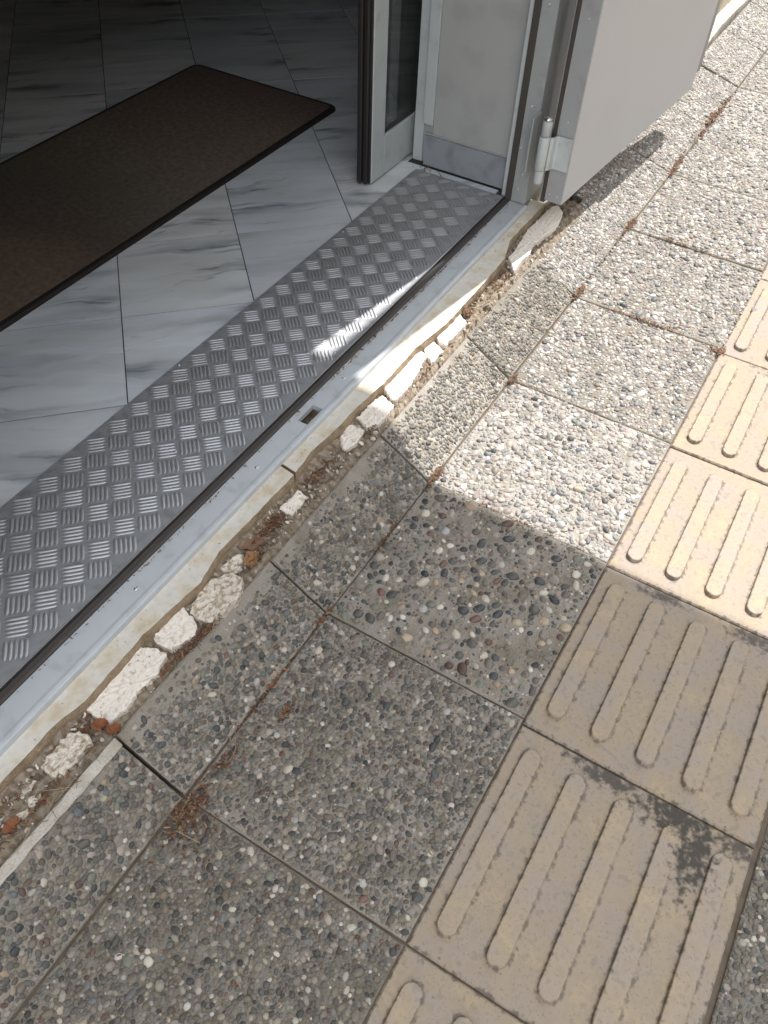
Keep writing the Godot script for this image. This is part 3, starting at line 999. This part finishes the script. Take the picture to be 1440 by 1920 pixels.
func make_tread_plate() -> void:
	var t := base("tread_plate", Vector3.ZERO)
	tag(t, "grey aluminium five bar tread plate covering the floor inside the threshold", "tread plate")
	var y := FLOOR_Y + 0.0062
	one_box("plate", M.plate, t, Vector3(-0.24, FLOOR_Y + 0.0006, -0.986), Vector3(1.757, y, -0.706), 0.0006)
	one_box("edge_strip", M.steel, t, Vector3(-0.24, FLOOR_Y - 0.012, -0.7058), Vector3(1.757, y + 0.0008, -0.7028), 0.0008)
	# one lens-shaped raised bar along x
	var st := begin(false)
	var a := 0.0198
	var w := 0.0036
	var hh := 0.0017
	var n := 8
	var m := 4
	var P := func(i: int, j: int) -> Vector3:
		var s := -1.0 + 2.0 * i / n
		var c := -1.0 + 2.0 * j / m
		var k := sqrt(maxf(0.0, 1.0 - s * s * s * s))
		return Vector3(s * a, hh * (1.0 - c * c) * k, c * w * maxf(0.12, k))
	for i in n:
		for j in m:
			var q := [P.call(i, j), P.call(i + 1, j), P.call(i + 1, j + 1), P.call(i, j + 1)]
			quad(st, q[0], q[1], q[2], q[3], Vector3.UP)
	st.index()
	st.generate_normals()
	var bar := st.commit()
	var e1 := Vector2(0.0315, 0.0315)
	var e2 := Vector2(0.0315, -0.0315)
	var all: Array = []
	for i in range(-40, 60):
		for j in range(-40, 60):
			var c := Vector2(0.675, -0.956) + e1 * i + e2 * j
			if c.x < -0.39 or c.x > 1.78 or c.y < -1.0 or c.y > -0.69: continue
			var along := e1.normalized() if posmod(i + j, 2) == 0 else e2.normalized()
			var across := Vector2(-along.y, along.x)
			for k in 5:
				var q := c + across * (k - 2) * 0.0082
				var lo := q - along * a
				var hi := q + along * a
				if minf(lo.x, hi.x) < -0.236 or maxf(lo.x, hi.x) > 1.755 or minf(lo.y, hi.y) < -0.985 or maxf(lo.y, hi.y) > -0.707: continue
				var x := Transform3D(Basis(Vector3(along.x, 0, along.y), Vector3.UP, Vector3(-along.y, 0, along.x)), Vector3(q.x, y, q.y))
				x.basis = x.basis * Basis.from_scale(Vector3(1, rng.randf_range(0.85, 1.1), 1))
				var seen := 0 if q.x < 0.03 else 1
				all.append([seen / x.origin.distance_to(cam_pos), x])
	all.sort_custom(func(p, q): return p[0] > q[0])
	var xs: Array = []
	var cols: Array = []
	for i in all.size():
		if i < 300:
			put(bar, "tread_bar", M.bar, t).transform = all[i][1]
		else:
			xs.append(all[i][1])
			cols.append(Color(1, 1, 1))
	mass("tread_bars", bar, M.bar, xs, cols, t)
	for q in [[0.116, -0.715], [0.493, -0.812], [0.92, -0.72], [1.35, -0.975], [0.70, -0.978]]:
		screw(t, Vector3(q[0], y, q[1]), Vector3.UP, 0.003)

func make_sliding_door() -> void:
	var d := base("sliding_door", Vector3(1.605, FLOOR_Y + 0.006, -1.045))
	tag(d, "glazed sliding door with a pale frame and black rubber edge, partly open", "door")
	var H := 1.9
	one_box("stile", M.slider, d, Vector3(0, 0, -0.036), Vector3(0.067, H, 0), 0.0015)
	one_box("stile", M.slider, d, Vector3(0.83, 0, -0.036), Vector3(0.90, H, 0), 0.0015)
	one_box("bottom_rail", M.slider, d, Vector3(0.0672, 0, -0.0358), Vector3(0.8298, 0.112, -0.0002), 0.0015)
	one_box("top_rail", M.slider, d, Vector3(0.0672, H - 0.09, -0.0358), Vector3(0.8298, H, -0.0002), 0.0015)
	one_box("glass_pane", M.glass, d, Vector3(0.0672, 0.1122, -0.022), Vector3(0.8298, H - 0.0902, -0.014), 0.0004)
	one_box("glazing_bead", M.slider, d, Vector3(0.0674, 0.1122, -0.0345), Vector3(0.8296, 0.132, -0.0225), 0.001)
	one_box("glazing_seal", M.gasket, d, Vector3(0.0674, 0.1121, -0.0138), Vector3(0.8296, 0.116, -0.006), 0.001)
	var g := begin()
	cbox(g, Vector3(-0.006, 0.002, -0.036), Vector3(-0.0002, H, -0.002), 0.0015)
	cbox(g, Vector3(-0.016, 0.0, -0.040), Vector3(-0.0062, H, -0.026), 0.003)
	cbox(g, Vector3(-0.014, 0.0, -0.022), Vector3(-0.0062, H, -0.008), 0.003)
	build(g, "rubber_edge", M.rubber, d)

func make_door_leaf() -> void:
	# swung right round against the wall
	var A := Vector3(1.739, 0.172, -0.530)
	var B := Vector3(2.697, 0.172, -0.466)
	var along := (B - A).normalized()
	var d := base("door_leaf", A)
	tag(d, "plain grey metal door leaf swung open flat towards the wall on its hinge", "door")
	d.basis = Basis(along, Vector3.UP, along.cross(Vector3.UP))
	var L := A.distance_to(B)
	var H := 1.84
	one_box("panel", M.leaf_paint, d, Vector3(0, 0, -0.045), Vector3(L, H, 0), 0.0012)
	one_box("edge_profile", M.frame, d, Vector3(-0.0035, 0.001, -0.0500), Vector3(-0.0002, H, -0.0012), 0.0008)
	one_box("edge_gasket", M.gasket, d, Vector3(-0.003, -0.008, -0.0615), Vector3(0.012, H, -0.0502), 0.001)
	one_box("gasket_lip", M.steel, d, Vector3(-0.0045, -0.010, -0.0645), Vector3(0.012, H, -0.0617), 0.0005)
	one_box("end_profile", M.rail, d, Vector3(L + 0.0003, 0.030, -0.040), Vector3(L + 0.075, H, -0.010), 0.003)
	one_box("end_gasket", M.gasket, d, Vector3(L + 0.0003, 0.024, -0.056), Vector3(L + 0.060, H, -0.0402), 0.002)
	for q in [[0.386, 0.026], [0.192, 0.038], [0.191, 0.016], [0.62, 0.026]]:
		screw(d, Vector3(-0.0036, q[0] - 0.172, -q[1]), Vector3.LEFT, 0.0028)
	# hinge: outer knuckles on the jamb, middle knuckle and flange on the leaf
	var h := base("hinge", Vector3(1.712, 0.02, -0.599))
	tag(h, "grey butt hinge with a shiny pin cap joining leaf and jamb", "hinge")
	var st := begin(false)
	lathe(st, Transform3D(), [[0.0, 0.2065], [0.0085, 0.2065]], 20)
	lathe(st, Transform3D(), [[0.0128, 0.2425], [0.0128, 0.212], [0.0105, 0.2065], [0.0, 0.2055]], 20)
	build(st, "lower_knuckle", M.slider, h)
	st = begin(false)
	lathe(st, Transform3D(), [[0.0, 0.3300], [0.0140, 0.3300], [0.0148, 0.3290], [0.0148, 0.2450], [0.0140, 0.2440], [0.0, 0.2440]], 20)
	build(st, "middle_knuckle", M.slider, h)
	st = begin(false)
	lathe(st, Transform3D(), [[0.0128, 0.3705], [0.0128, 0.3320], [0.0, 0.3320]], 20)
	build(st, "upper_knuckle", M.slider, h)
	st = begin(false)
	lathe(st, Transform3D(), [[0.0, 0.3775], [0.008, 0.3775], [0.0118, 0.3755], [0.0122, 0.3707], [0.0, 0.3706]], 20)
	build(st, "pin_cap", M.steel, h)
	var g := begin()
	# flange: leaves the knuckle, bends onto the edge of the leaf
	var path := [Vector3(-0.002, 0, 0.0135), Vector3(0.008, 0, 0.020), Vector3(0.0205, 0, 0.0235), Vector3(0.0225, 0, 0.030), Vector3(0.0225, 0, 0.0655)]
	for k in path.size() - 1:
		var p: Vector3 = path[k]
		var q: Vector3 = path[k + 1]
		var nn: Vector3 = Vector3(-(q.z - p.z), 0, q.x - p.x).normalized() * 0.003
		for yy in [[0.2445, 0.3295]]:
			var lo := Vector3(0, yy[0], 0)
			var hi := Vector3(0, yy[1], 0)
			quad(g, p + lo, q + lo, q + hi, p + hi, -nn)
			quad(g, p + nn + lo, q + nn + lo, q + nn + hi, p + nn + hi, nn)
			quad(g, p + hi, q + hi, q + nn + hi, p + nn + hi, Vector3.UP)
			quad(g, p + lo, q + lo, q + nn + lo, p + nn + lo, Vector3.DOWN)
			if k == path.size() - 2: quad(g, q + lo, q + nn + lo, q + nn + hi, q + hi, q - p)
	build(g, "flange", M.slider, h)
	for q in [[0.3148, 0.034], [0.288, 0.055], [0.2637, 0.034]]:
		screw(h, Vector3(0.0193, q[0], q[1]), Vector3.LEFT, 0.0026)
	one_box("jamb_plate", M.frame, h, Vector3(0.004, 0.215, -0.0435), Vector3(0.0535, 0.362, -0.0385), 0.001)
	one_box("jamb_wing", M.frame, h, Vector3(0.0503, 0.212, -0.0695), Vector3(0.0537, 0.366, -0.0439), 0.0006)

func make_mat() -> void:
	var m := base("door_mat", Vector3(0, FLOOR_Y, 0))
	tag(m, "long dark brown doormat with a black rubber border on marble floor", "doormat")
	var x0 := 0.15
	var x1 := 1.972
	var z0 := -1.975
	var z1 := -1.388
	var ring := func(inset: float, y: float) -> Array:
		var out: Array = []
		var r := maxf(0.004, 0.035 - inset)
		for c in [[x1 - inset - r, z1 - inset - r, 0.0], [x0 + inset + r, z1 - inset - r, PI / 2], [x0 + inset + r, z0 + inset + r, PI], [x1 - inset - r, z0 + inset + r, PI * 1.5]]:
			for k in 7:
				var a: float = c[2] + PI / 2 * k / 6.0
				out.append(Vector3(c[0] + r * cos(a), y, c[1] + r * sin(a)))
		return out
	var rings := [ring.call(0.0, 0.0008), ring.call(0.001, 0.005), ring.call(0.006, 0.0085), ring.call(0.019, 0.0090)]
	var st := begin()
	var mid := Vector3((x0 + x1) * 0.5, 0, (z0 + z1) * 0.5)
	for k in rings.size() - 1:
		var r0: Array = rings[k]
		var r1: Array = rings[k + 1]
		for i in r0.size():
			var j := (i + 1) % r0.size()
			quad(st, r0[i], r0[j], r1[j], r1[i], (r0[i] - mid).normalized() + Vector3.UP)
	build(st, "rubber_border", M.mat_rubber, m)
	st = begin()
	var top: Array = ring.call(0.0195, 0.0104)
	var low: Array = ring.call(0.0195, 0.0080)
	for i in top.size():
		var j := (i + 1) % top.size()
		st.set_uv(Vector2(0.9, 0.1))
		quad(st, low[i], low[j], top[j], top[i], top[i] - mid)
		var t: Array = [top[i], top[j], Vector3(mid.x, 0.0104, mid.z)]
		if (t[2] - t[0]).cross(t[1] - t[0]).y < 0: t = [top[j], top[i], Vector3(mid.x, 0.0104, mid.z)]
		for p in t:
			st.set_uv(Vector2((p.x - x0) / (x1 - x0), (p.z - z0) / (x1 - x0)))
			st.add_vertex(p)
	build(st, "carpet_pile", M.mat_pile, m)

func make_shards() -> void:
	# debris-filled gap between the sloping strip and the sill
	var g := base("gap_soil")
	tag(g, "dark soil filling the gap between sill and sloping slabs", "soil", "", "stuff")
	var nz := FastNoiseLite.new()
	nz.seed = 9
	nz.frequency = 14.0
	var st := begin(false)
	var nx := 240
	var nzc := 9
	var H := func(i: int, j: int) -> Vector3:
		var x := -0.5 + 2.45 * i / nx
		var z := -0.607 + 0.086 * j / nzc
		var y := 0.079 + 0.008 * nz.get_noise_2d(x * 2.0, z * 3.0) + 0.008 * nz.get_noise_2d(x * 9.0, z * 9.0)
		if j >= nzc - 2: y -= 0.012 * (j - nzc + 2)
		if j <= 2: y += 0.004 * (3 - j)
		return Vector3(x, y, z)
	for i in nx:
		for j in nzc:
			quad(st, H.call(i, j), H.call(i + 1, j), H.call(i + 1, j + 1), H.call(i, j + 1), Vector3.UP)
	build(st, "soil_surface", M.debris, g)
	var xs: Array = []
	var cols: Array = []
	for k in 1500:
		var cx := rng.randf_range(-0.4, 1.9)
		var near_sill := rng.randf() < 0.45
		var cz := -0.596 + absf(rng.randfn()) * 0.007 if near_sill else rng.randf_range(-0.592, -0.530)
		var r := 0.0012 + rng.randf() * rng.randf() * 0.005
		var b := Basis.from_euler(Vector3(rng.randf() * 6.0, rng.randf() * 6.0, rng.randf() * 6.0)) * Basis.from_scale(Vector3(r * 1.3, r * 0.9, r))
		xs.append(Transform3D(b, Vector3(cx, 0.082 + 0.008 * nz.get_noise_2d(cx * 2.0, cz * 3.0) + r * 0.2, cz)))
		var f := rng.randf_range(0.5, 1.3)
		var cc: Color = [Color(0.42, 0.36, 0.29), Color(0.30, 0.24, 0.18), Color(0.60, 0.55, 0.49), Color(0.20, 0.15, 0.11)][k % 4]
		cols.append(Color(cc.r * f, cc.g * f, cc.b * f))
	mass("mortar_crumbs", pebble_meshes[6], M.pebble, xs, cols, g)
	var gp := "broken marble pieces lying along the sill"
	var list := [
		["marble_piece", "longest white marble piece, next to the rusty leaf clump", [[0.009, -0.597], [0.137, -0.599], [0.152, -0.570], [0.151, -0.548], [0.134, -0.547], [0.116, -0.538], [0.071, -0.548], [0.054, -0.539], [0.012, -0.545], [0.005, -0.561]], 0.092, 0.0, 0],
		["marble_piece", "smooth rounded white marble piece between long piece and rough piece", [[0.165, -0.593], [0.242, -0.596], [0.233, -0.571], [0.223, -0.543], [0.208, -0.536], [0.163, -0.553], [0.158, -0.580]], 0.090, 0.0, 0],
		["marble_piece", "large rough white marble piece with soil on its top", [[0.246, -0.579], [0.280, -0.588], [0.315, -0.584], [0.343, -0.562], [0.340, -0.535], [0.306, -0.520], [0.266, -0.525], [0.236, -0.530], [0.235, -0.569]], 0.093, 0.1, 1],
		["marble_piece", "small grey dirty stone wedged beside the orange leaf", [[0.340, -0.589], [0.383, -0.583], [0.387, -0.573], [0.361, -0.556], [0.346, -0.560]], 0.088, -0.1, 1],
		["marble_piece", "small lone square white marble chip in the soil gap", [[0.515, -0.584], [0.577, -0.583], [0.571, -0.555], [0.515, -0.554]], 0.086, 0.0, 0],
		["marble_piece", "small pitted white marble piece with a pointed end", [[0.743, -0.592], [0.776, -0.600], [0.796, -0.591], [0.790, -0.561], [0.750, -0.553], [0.715, -0.561], [0.724, -0.576]], 0.088, 0.05, 0],
		["marble_piece", "rounded white marble piece half in sunlight at the shadow edge", [[0.810, -0.591], [0.862, -0.592], [0.902, -0.584], [0.889, -0.547], [0.854, -0.542], [0.821, -0.544], [0.797, -0.560]], 0.092, 0.0, 0],
		["marble_piece", "long sunlit white marble piece below the bright threshold", [[0.920, -0.593], [1.065, -0.603], [1.088, -0.593], [1.075, -0.567], [0.992, -0.552], [0.946, -0.546], [0.905, -0.548], [0.897, -0.556], [0.910, -0.575]], 0.095, 0.0, 0],
		["marble_piece", "small square sunlit marble piece between two larger sunlit ones", [[1.100, -0.592], [1.139, -0.588], [1.116, -0.547], [1.060, -0.547]], 0.089, 0.0, 0],
		["marble_piece", "broad sunlit white marble piece beside a pile of red-brown litter", [[1.168, -0.595], [1.202, -0.598], [1.230, -0.589], [1.266, -0.590], [1.236, -0.547], [1.191, -0.547], [1.132, -0.551], [1.132, -0.566], [1.150, -0.586]], 0.094, 0.0, 0],
		["marble_piece", "long thin grey-white marble piece below the open door leaf", [[1.545, -0.582], [1.584, -0.583], [1.668, -0.595], [1.705, -0.599], [1.862, -0.595], [1.881, -0.579], [1.848, -0.555], [1.819, -0.546], [1.764, -0.542], [1.639, -0.557], [1.598, -0.544], [1.550, -0.547], [1.495, -0.542]], 0.095, 0.0, 0],
		["marble_piece", "blocky pitted white marble piece beside the white plaster band", [[-0.097, -0.584], [-0.038, -0.588], [-0.023, -0.576], [-0.026, -0.548], [-0.065, -0.545], [-0.088, -0.547], [-0.100, -0.554]], 0.092, 0.0, 1],
		["marble_piece", "low soil-stained marble flake sunk in the gap by the plaster band", [[-0.170, -0.568], [-0.143, -0.570], [-0.122, -0.558], [-0.137, -0.548], [-0.165, -0.552]], 0.079, 0.0, 1],
		["marble_piece", "flat mortar-crusted marble piece at the end of the plaster band", [[-0.20, -0.597], [-0.115, -0.596], [-0.112, -0.578], [-0.15, -0.573], [-0.21, -0.577]], 0.080, 0.0, 1],
	]
	for e in list:
		var m: Material = M.marble_dirty if e[5] == 1 else M.marble_rough
		var th := rng.randf_range(0.024, 0.032)
		var o := put(slab_of(e[2], e[3] - th, e[3], 0.007 if e[5] == 1 else 0.0048, 0.0024, 0.006, Vector2(rng.randf_range(-0.03, 0.03), e[4])), e[0], m)
		tag(o, e[1], "stone", gp)

# thin curled leaf from an outline
func curled(poly: Array, y: float, curl: float, called: String, m: Material, label: String) -> void:
	var c := Vector2.ZERO
	for q in poly: c += Vector2(q[0], q[1])
	c /= poly.size()
	var st := begin(false)
	var nz := FastNoiseLite.new()
	nz.seed = rng.randi()
	nz.frequency = 60.0
	var n := 24
	var rings := 4
	var P := func(r: int, k: int, dy: float) -> Vector3:
		var t := float(k % n) / n * poly.size()
		var a := int(t) % poly.size()
		var b := (a + 1) % poly.size()
		var q := Vector2(poly[a][0], poly[a][1]).lerp(Vector2(poly[b][0], poly[b][1]), t - int(t))
		q += Vector2(nz.get_noise_2d(q.x * 2, q.y * 2), nz.get_noise_2d(q.x * 2 + 4, q.y * 2)) * 0.006
		var f := float(r) / rings
		var p := c.lerp(q, f)
		return Vector3(p.x, y + curl * f * f * (0.6 + nz.get_noise_2d(p.x, p.y + 7.0) * 1.4) + nz.get_noise_2d(p.x * 2.2, p.y * 2.2) * 0.004 + dy, p.y)
	for s in 2:
		var dy := -0.0006 * s
		for r in rings:
			for k in n:
				if r == 0: tri(st, P.call(0, 0, dy), P.call(1, k, dy), P.call(1, k + 1, dy), Vector3.UP if s == 0 else Vector3.DOWN)
				else: quad(st, P.call(r, k, dy), P.call(r, k + 1, dy), P.call(r + 1, k + 1, dy), P.call(r + 1, k, dy), Vector3.UP if s == 0 else Vector3.DOWN)
	tag(build(st, called, m), label, "leaf", "dry leaves lying in the gap along the sill")

func make_litter() -> void:
	curled([[0.396, -0.590], [0.434, -0.585], [0.440, -0.565], [0.429, -0.555], [0.403, -0.561]], 0.084, 0.006, "dry_leaf", M.brown_leaf, "pale brown dry leaf in the gap above the orange leaf")
	curled([[0.364, -0.556], [0.394, -0.571], [0.406, -0.552], [0.381, -0.537]], 0.089, 0.004, "dry_leaf", M.tan_leaf, "bright orange curled dry leaf beside the small grey stone")
	curled([[-0.012, -0.563], [0.000, -0.567], [0.012, -0.552], [0.006, -0.540], [-0.010, -0.545]], 0.091, 0.008, "dry_leaf", M.rust, "crumpled rust-red leaf clump at the end of the long marble piece")
	curled([[-0.006, -0.541], [0.006, -0.545], [0.017, -0.535], [0.011, -0.522], [-0.004, -0.527]], 0.083, 0.008, "dry_leaf", M.rust, "smaller rust-red leaf clump over the strip joint")
	curled([[-0.196, -0.560], [-0.180, -0.566], [-0.168, -0.556], [-0.180, -0.545], [-0.194, -0.549]], 0.080, 0.008, "dry_leaf", M.rust, "rust-brown curled leaf in the gap beside the white plaster band")

	# crumbs of leaf, bark and needles gathered in joints
	var st := begin(false)
	quad(st, Vector3(-1, 0.0, -0.5), Vector3(-1, 0.0, 0.5), Vector3(0, 0.35, 0.6), Vector3(0, 0.35, -0.6), Vector3.UP)
	quad(st, Vector3(0, 0.35, -0.6), Vector3(0, 0.35, 0.6), Vector3(1, -0.1, 0.4), Vector3(1, -0.1, -0.4), Vector3.UP)
	st.generate_normals()
	var flake := st.commit()
	var xs: Array = []
	var cols: Array = []
	var tones := [Color(0.17, 0.055, 0.022), Color(0.11, 0.05, 0.028), Color(0.20, 0.09, 0.042), Color(0.06, 0.035, 0.022), Color(0.10, 0.065, 0.04), Color(0.24, 0.16, 0.09), Color(0.14, 0.10, 0.065)]
	# [x, z, spread x, spread z, count, y, size]
	var heaps := [
		[-0.015, -0.385, 0.035, 0.016, 300, 0.003, 1.0], [-0.03, -0.36, 0.05, 0.03, 110, 0.003, 0.9], [0.205, -0.352, 0.016, 0.006, 45, 0.004, 1.2], [0.085, -0.385, 0.03, 0.008, 60, 0.003, 1.1],
		[0.83, -0.402, 0.03, 0.006, 130, 0.003, 1.3], [1.21, -0.398, 0.02, 0.006, 70, 0.003, 1.3], [1.635, -0.402, 0.035, 0.009, 130, 0.003, 1.4], [0.63, -0.404, 0.05, 0.004, 60, 0.003, 1.2],
		[0.21, -0.403, 0.07, 0.003, 70, 0.003, 1.1], [0.40, -0.404, 0.03, 0.005, 90, 0.003, 1.1], [2.05, -0.404, 0.05, 0.008, 120, 0.003, 1.5], [2.5, -0.404, 0.07, 0.008, 150, 0.003, 1.6], [2.95, -0.404, 0.2, 0.012, 260, 0.004, 1.8],
		[1.6, -0.01, 0.015, 0.02, 80, 0.003, 1.3], [1.62, -0.20, 0.004, 0.08, 140, 0.002, 1.2], [0.808, -0.2, 0.004, 0.1, 60, 0.001, 0.9], [2.04, -0.25, 0.005, 0.08, 60, 0.002, 1.4],
		[1.285, -0.566, 0.018, 0.010, 170, 0.083, 1.3], [1.45, -0.56, 0.05, 0.012, 140, 0.078, 1.2], [0.47, -0.575, 0.035, 0.013, 420, 0.076, 1.0], [0.63, -0.575, 0.06, 0.012, 260, 0.074, 1.0], [0.17, -0.535, 0.06, 0.006, 300, 0.078, 1.0], [0.22, -0.525, 0.03, 0.005, 120, 0.078, 1.0],
		[-0.02, -0.575, 0.02, 0.012, 120, 0.076, 1.0], [-0.15, -0.545, 0.09, 0.006, 200, 0.076, 1.0], [-0.2, -0.58, 0.06, 0.012, 160, 0.078, 1.0], [0.40, -0.55, 0.03, 0.01, 130, 0.079, 1.0], [0.81, -0.55, 0.04, 0.006, 70, 0.08, 1.1], [0.90, -0.56, 0.01, 0.014, 40, 0.08, 1.2],
		[0.08, -0.58, 0.08, 0.015, 24, 0.094, 0.7], [1.0, -0.545, 0.08, 0.004, 60, 0.078, 1.1], [1.74, -0.695, 0.02, 0.004, 60, 0.1275, 0.9], [1.2, -0.6805, 0.45, 0.0025, 420, 0.1275, 0.9], [0.3, -0.6805, 0.4, 0.002, 150, 0.1275, 0.7], [1.78, -0.96, 0.02, 0.03, 60, 0.131, 0.9], [1.72, -0.8, 0.03, 0.10, 40, 0.137, 0.7],
		[0.4, -0.640, 0.5, 0.012, 60, 0.114, 0.45], [0.5, -0.62, 0.6, 0.012, 70, 0.114, 0.5], [1.6, -0.62, 0.12, 0.01, 40, 0.114, 0.6]]
	for h in heaps:
		for k in int(h[4] * (0.55 if h[5] > 0.05 else 1.0)):
			var s: float = rng.randf_range(0.0012, 0.0034) * h[6]
			var b := Basis.from_euler(Vector3(rng.randf_range(-0.6, 0.6), rng.randf() * TAU, rng.randf_range(-0.6, 0.6))) * Basis.from_scale(Vector3(s * rng.randf_range(0.8, 1.9), s, s * rng.randf_range(0.4, 1.0)))
			xs.append(Transform3D(b, Vector3(h[0] + rng.randfn() * h[2] * 0.6, h[5] + (0.008 if h[5] > 0.07 and h[5] < 0.09 else 0.0) + rng.randf() * 0.003, h[1] + rng.randfn() * h[3] * 0.6)))
			var f := rng.randf_range(0.6, 1.3)
			var c: Color = tones[rng.randi() % tones.size()]
			cols.append(Color(c.r * f, c.g * f, c.b * f))
	# crumbs on the open slabs
	for k in 260:
		var x := rng.randf_range(-0.4, 2.6)
		var z := rng.randf_range(-0.40, 0.0)
		var s := rng.randf_range(0.001, 0.0028)
		var b := Basis.from_euler(Vector3(rng.randf_range(-0.4, 0.4), rng.randf() * TAU, rng.randf_range(-0.4, 0.4))) * Basis.from_scale(Vector3(s * 1.6, s, s * 0.8))
		xs.append(Transform3D(b, Vector3(x, 0.0035, z)))
		cols.append(tones[rng.randi() % tones.size()])
	var o := mass("leaf_litter", flake, M.flake, xs, cols, self)
	tag(o, "reddish brown crumbs of dry leaves gathered in joints and corners", "leaf litter", "", "stuff")

	# dry needles and stalks
	var cy := CylinderMesh.new()
	cy.top_radius = 0.5
	cy.bottom_radius = 0.5
	cy.height = 1.0
	cy.radial_segments = 5
	cy.rings = 0
	var nx: Array = []
	var nc: Array = []
	for h in [[0.0, -0.37, 0.07, 0.04, 7, 0.006], [0.15, -0.36, 0.10, 0.04, 6, 0.006], [-0.13, -0.53, 0.10, 0.006, 16, 0.083], [0.5, -0.57, 0.08, 0.014, 26, 0.081], [0.2, -0.53, 0.06, 0.008, 10, 0.083], [1.4, -0.56, 0.1, 0.02, 10, 0.083], [0.6, -0.2, 0.5, 0.12, 9, 0.006], [1.4, 0.15, 0.3, 0.1, 4, 0.006]]:
		for k in h[4]:
			var L := rng.randf_range(0.015, 0.05)
			var b := Basis(Vector3.UP, rng.randf() * TAU) * Basis(Vector3.RIGHT, PI / 2 + rng.randf_range(-0.06, 0.06)) * Basis.from_scale(Vector3(0.0009, L, 0.0009))
			nx.append(Transform3D(b, Vector3(h[0] + rng.randfn() * h[2] * 0.6, h[5], h[1] + rng.randfn() * h[3] * 0.6)))
			nc.append([Color(0.30, 0.21, 0.12), Color(0.16, 0.09, 0.05), Color(0.38, 0.30, 0.20)][k % 3])
	var nd := mass("dry_needles", cy, M.flake, nx, nc, self)
	tag(nd, "thin dry needles and stalks scattered over joints and gap", "dry needles", "", "stuff")

	# old chewing gum on a ribbed tile
	st = begin(false)
	lathe(st, Transform3D(Basis.from_scale(Vector3(1.25, 1, 0.85)), Vector3(1.829, 0.0052, 0.030)), [[0.0, 0.0016], [0.006, 0.0014], [0.0095, 0.0006], [0.0105, -0.003]], 14)
	tag(build(st, "gum_spot", M.gum), "flattened grey gum spot stuck on a ribbed buff tile", "gum")
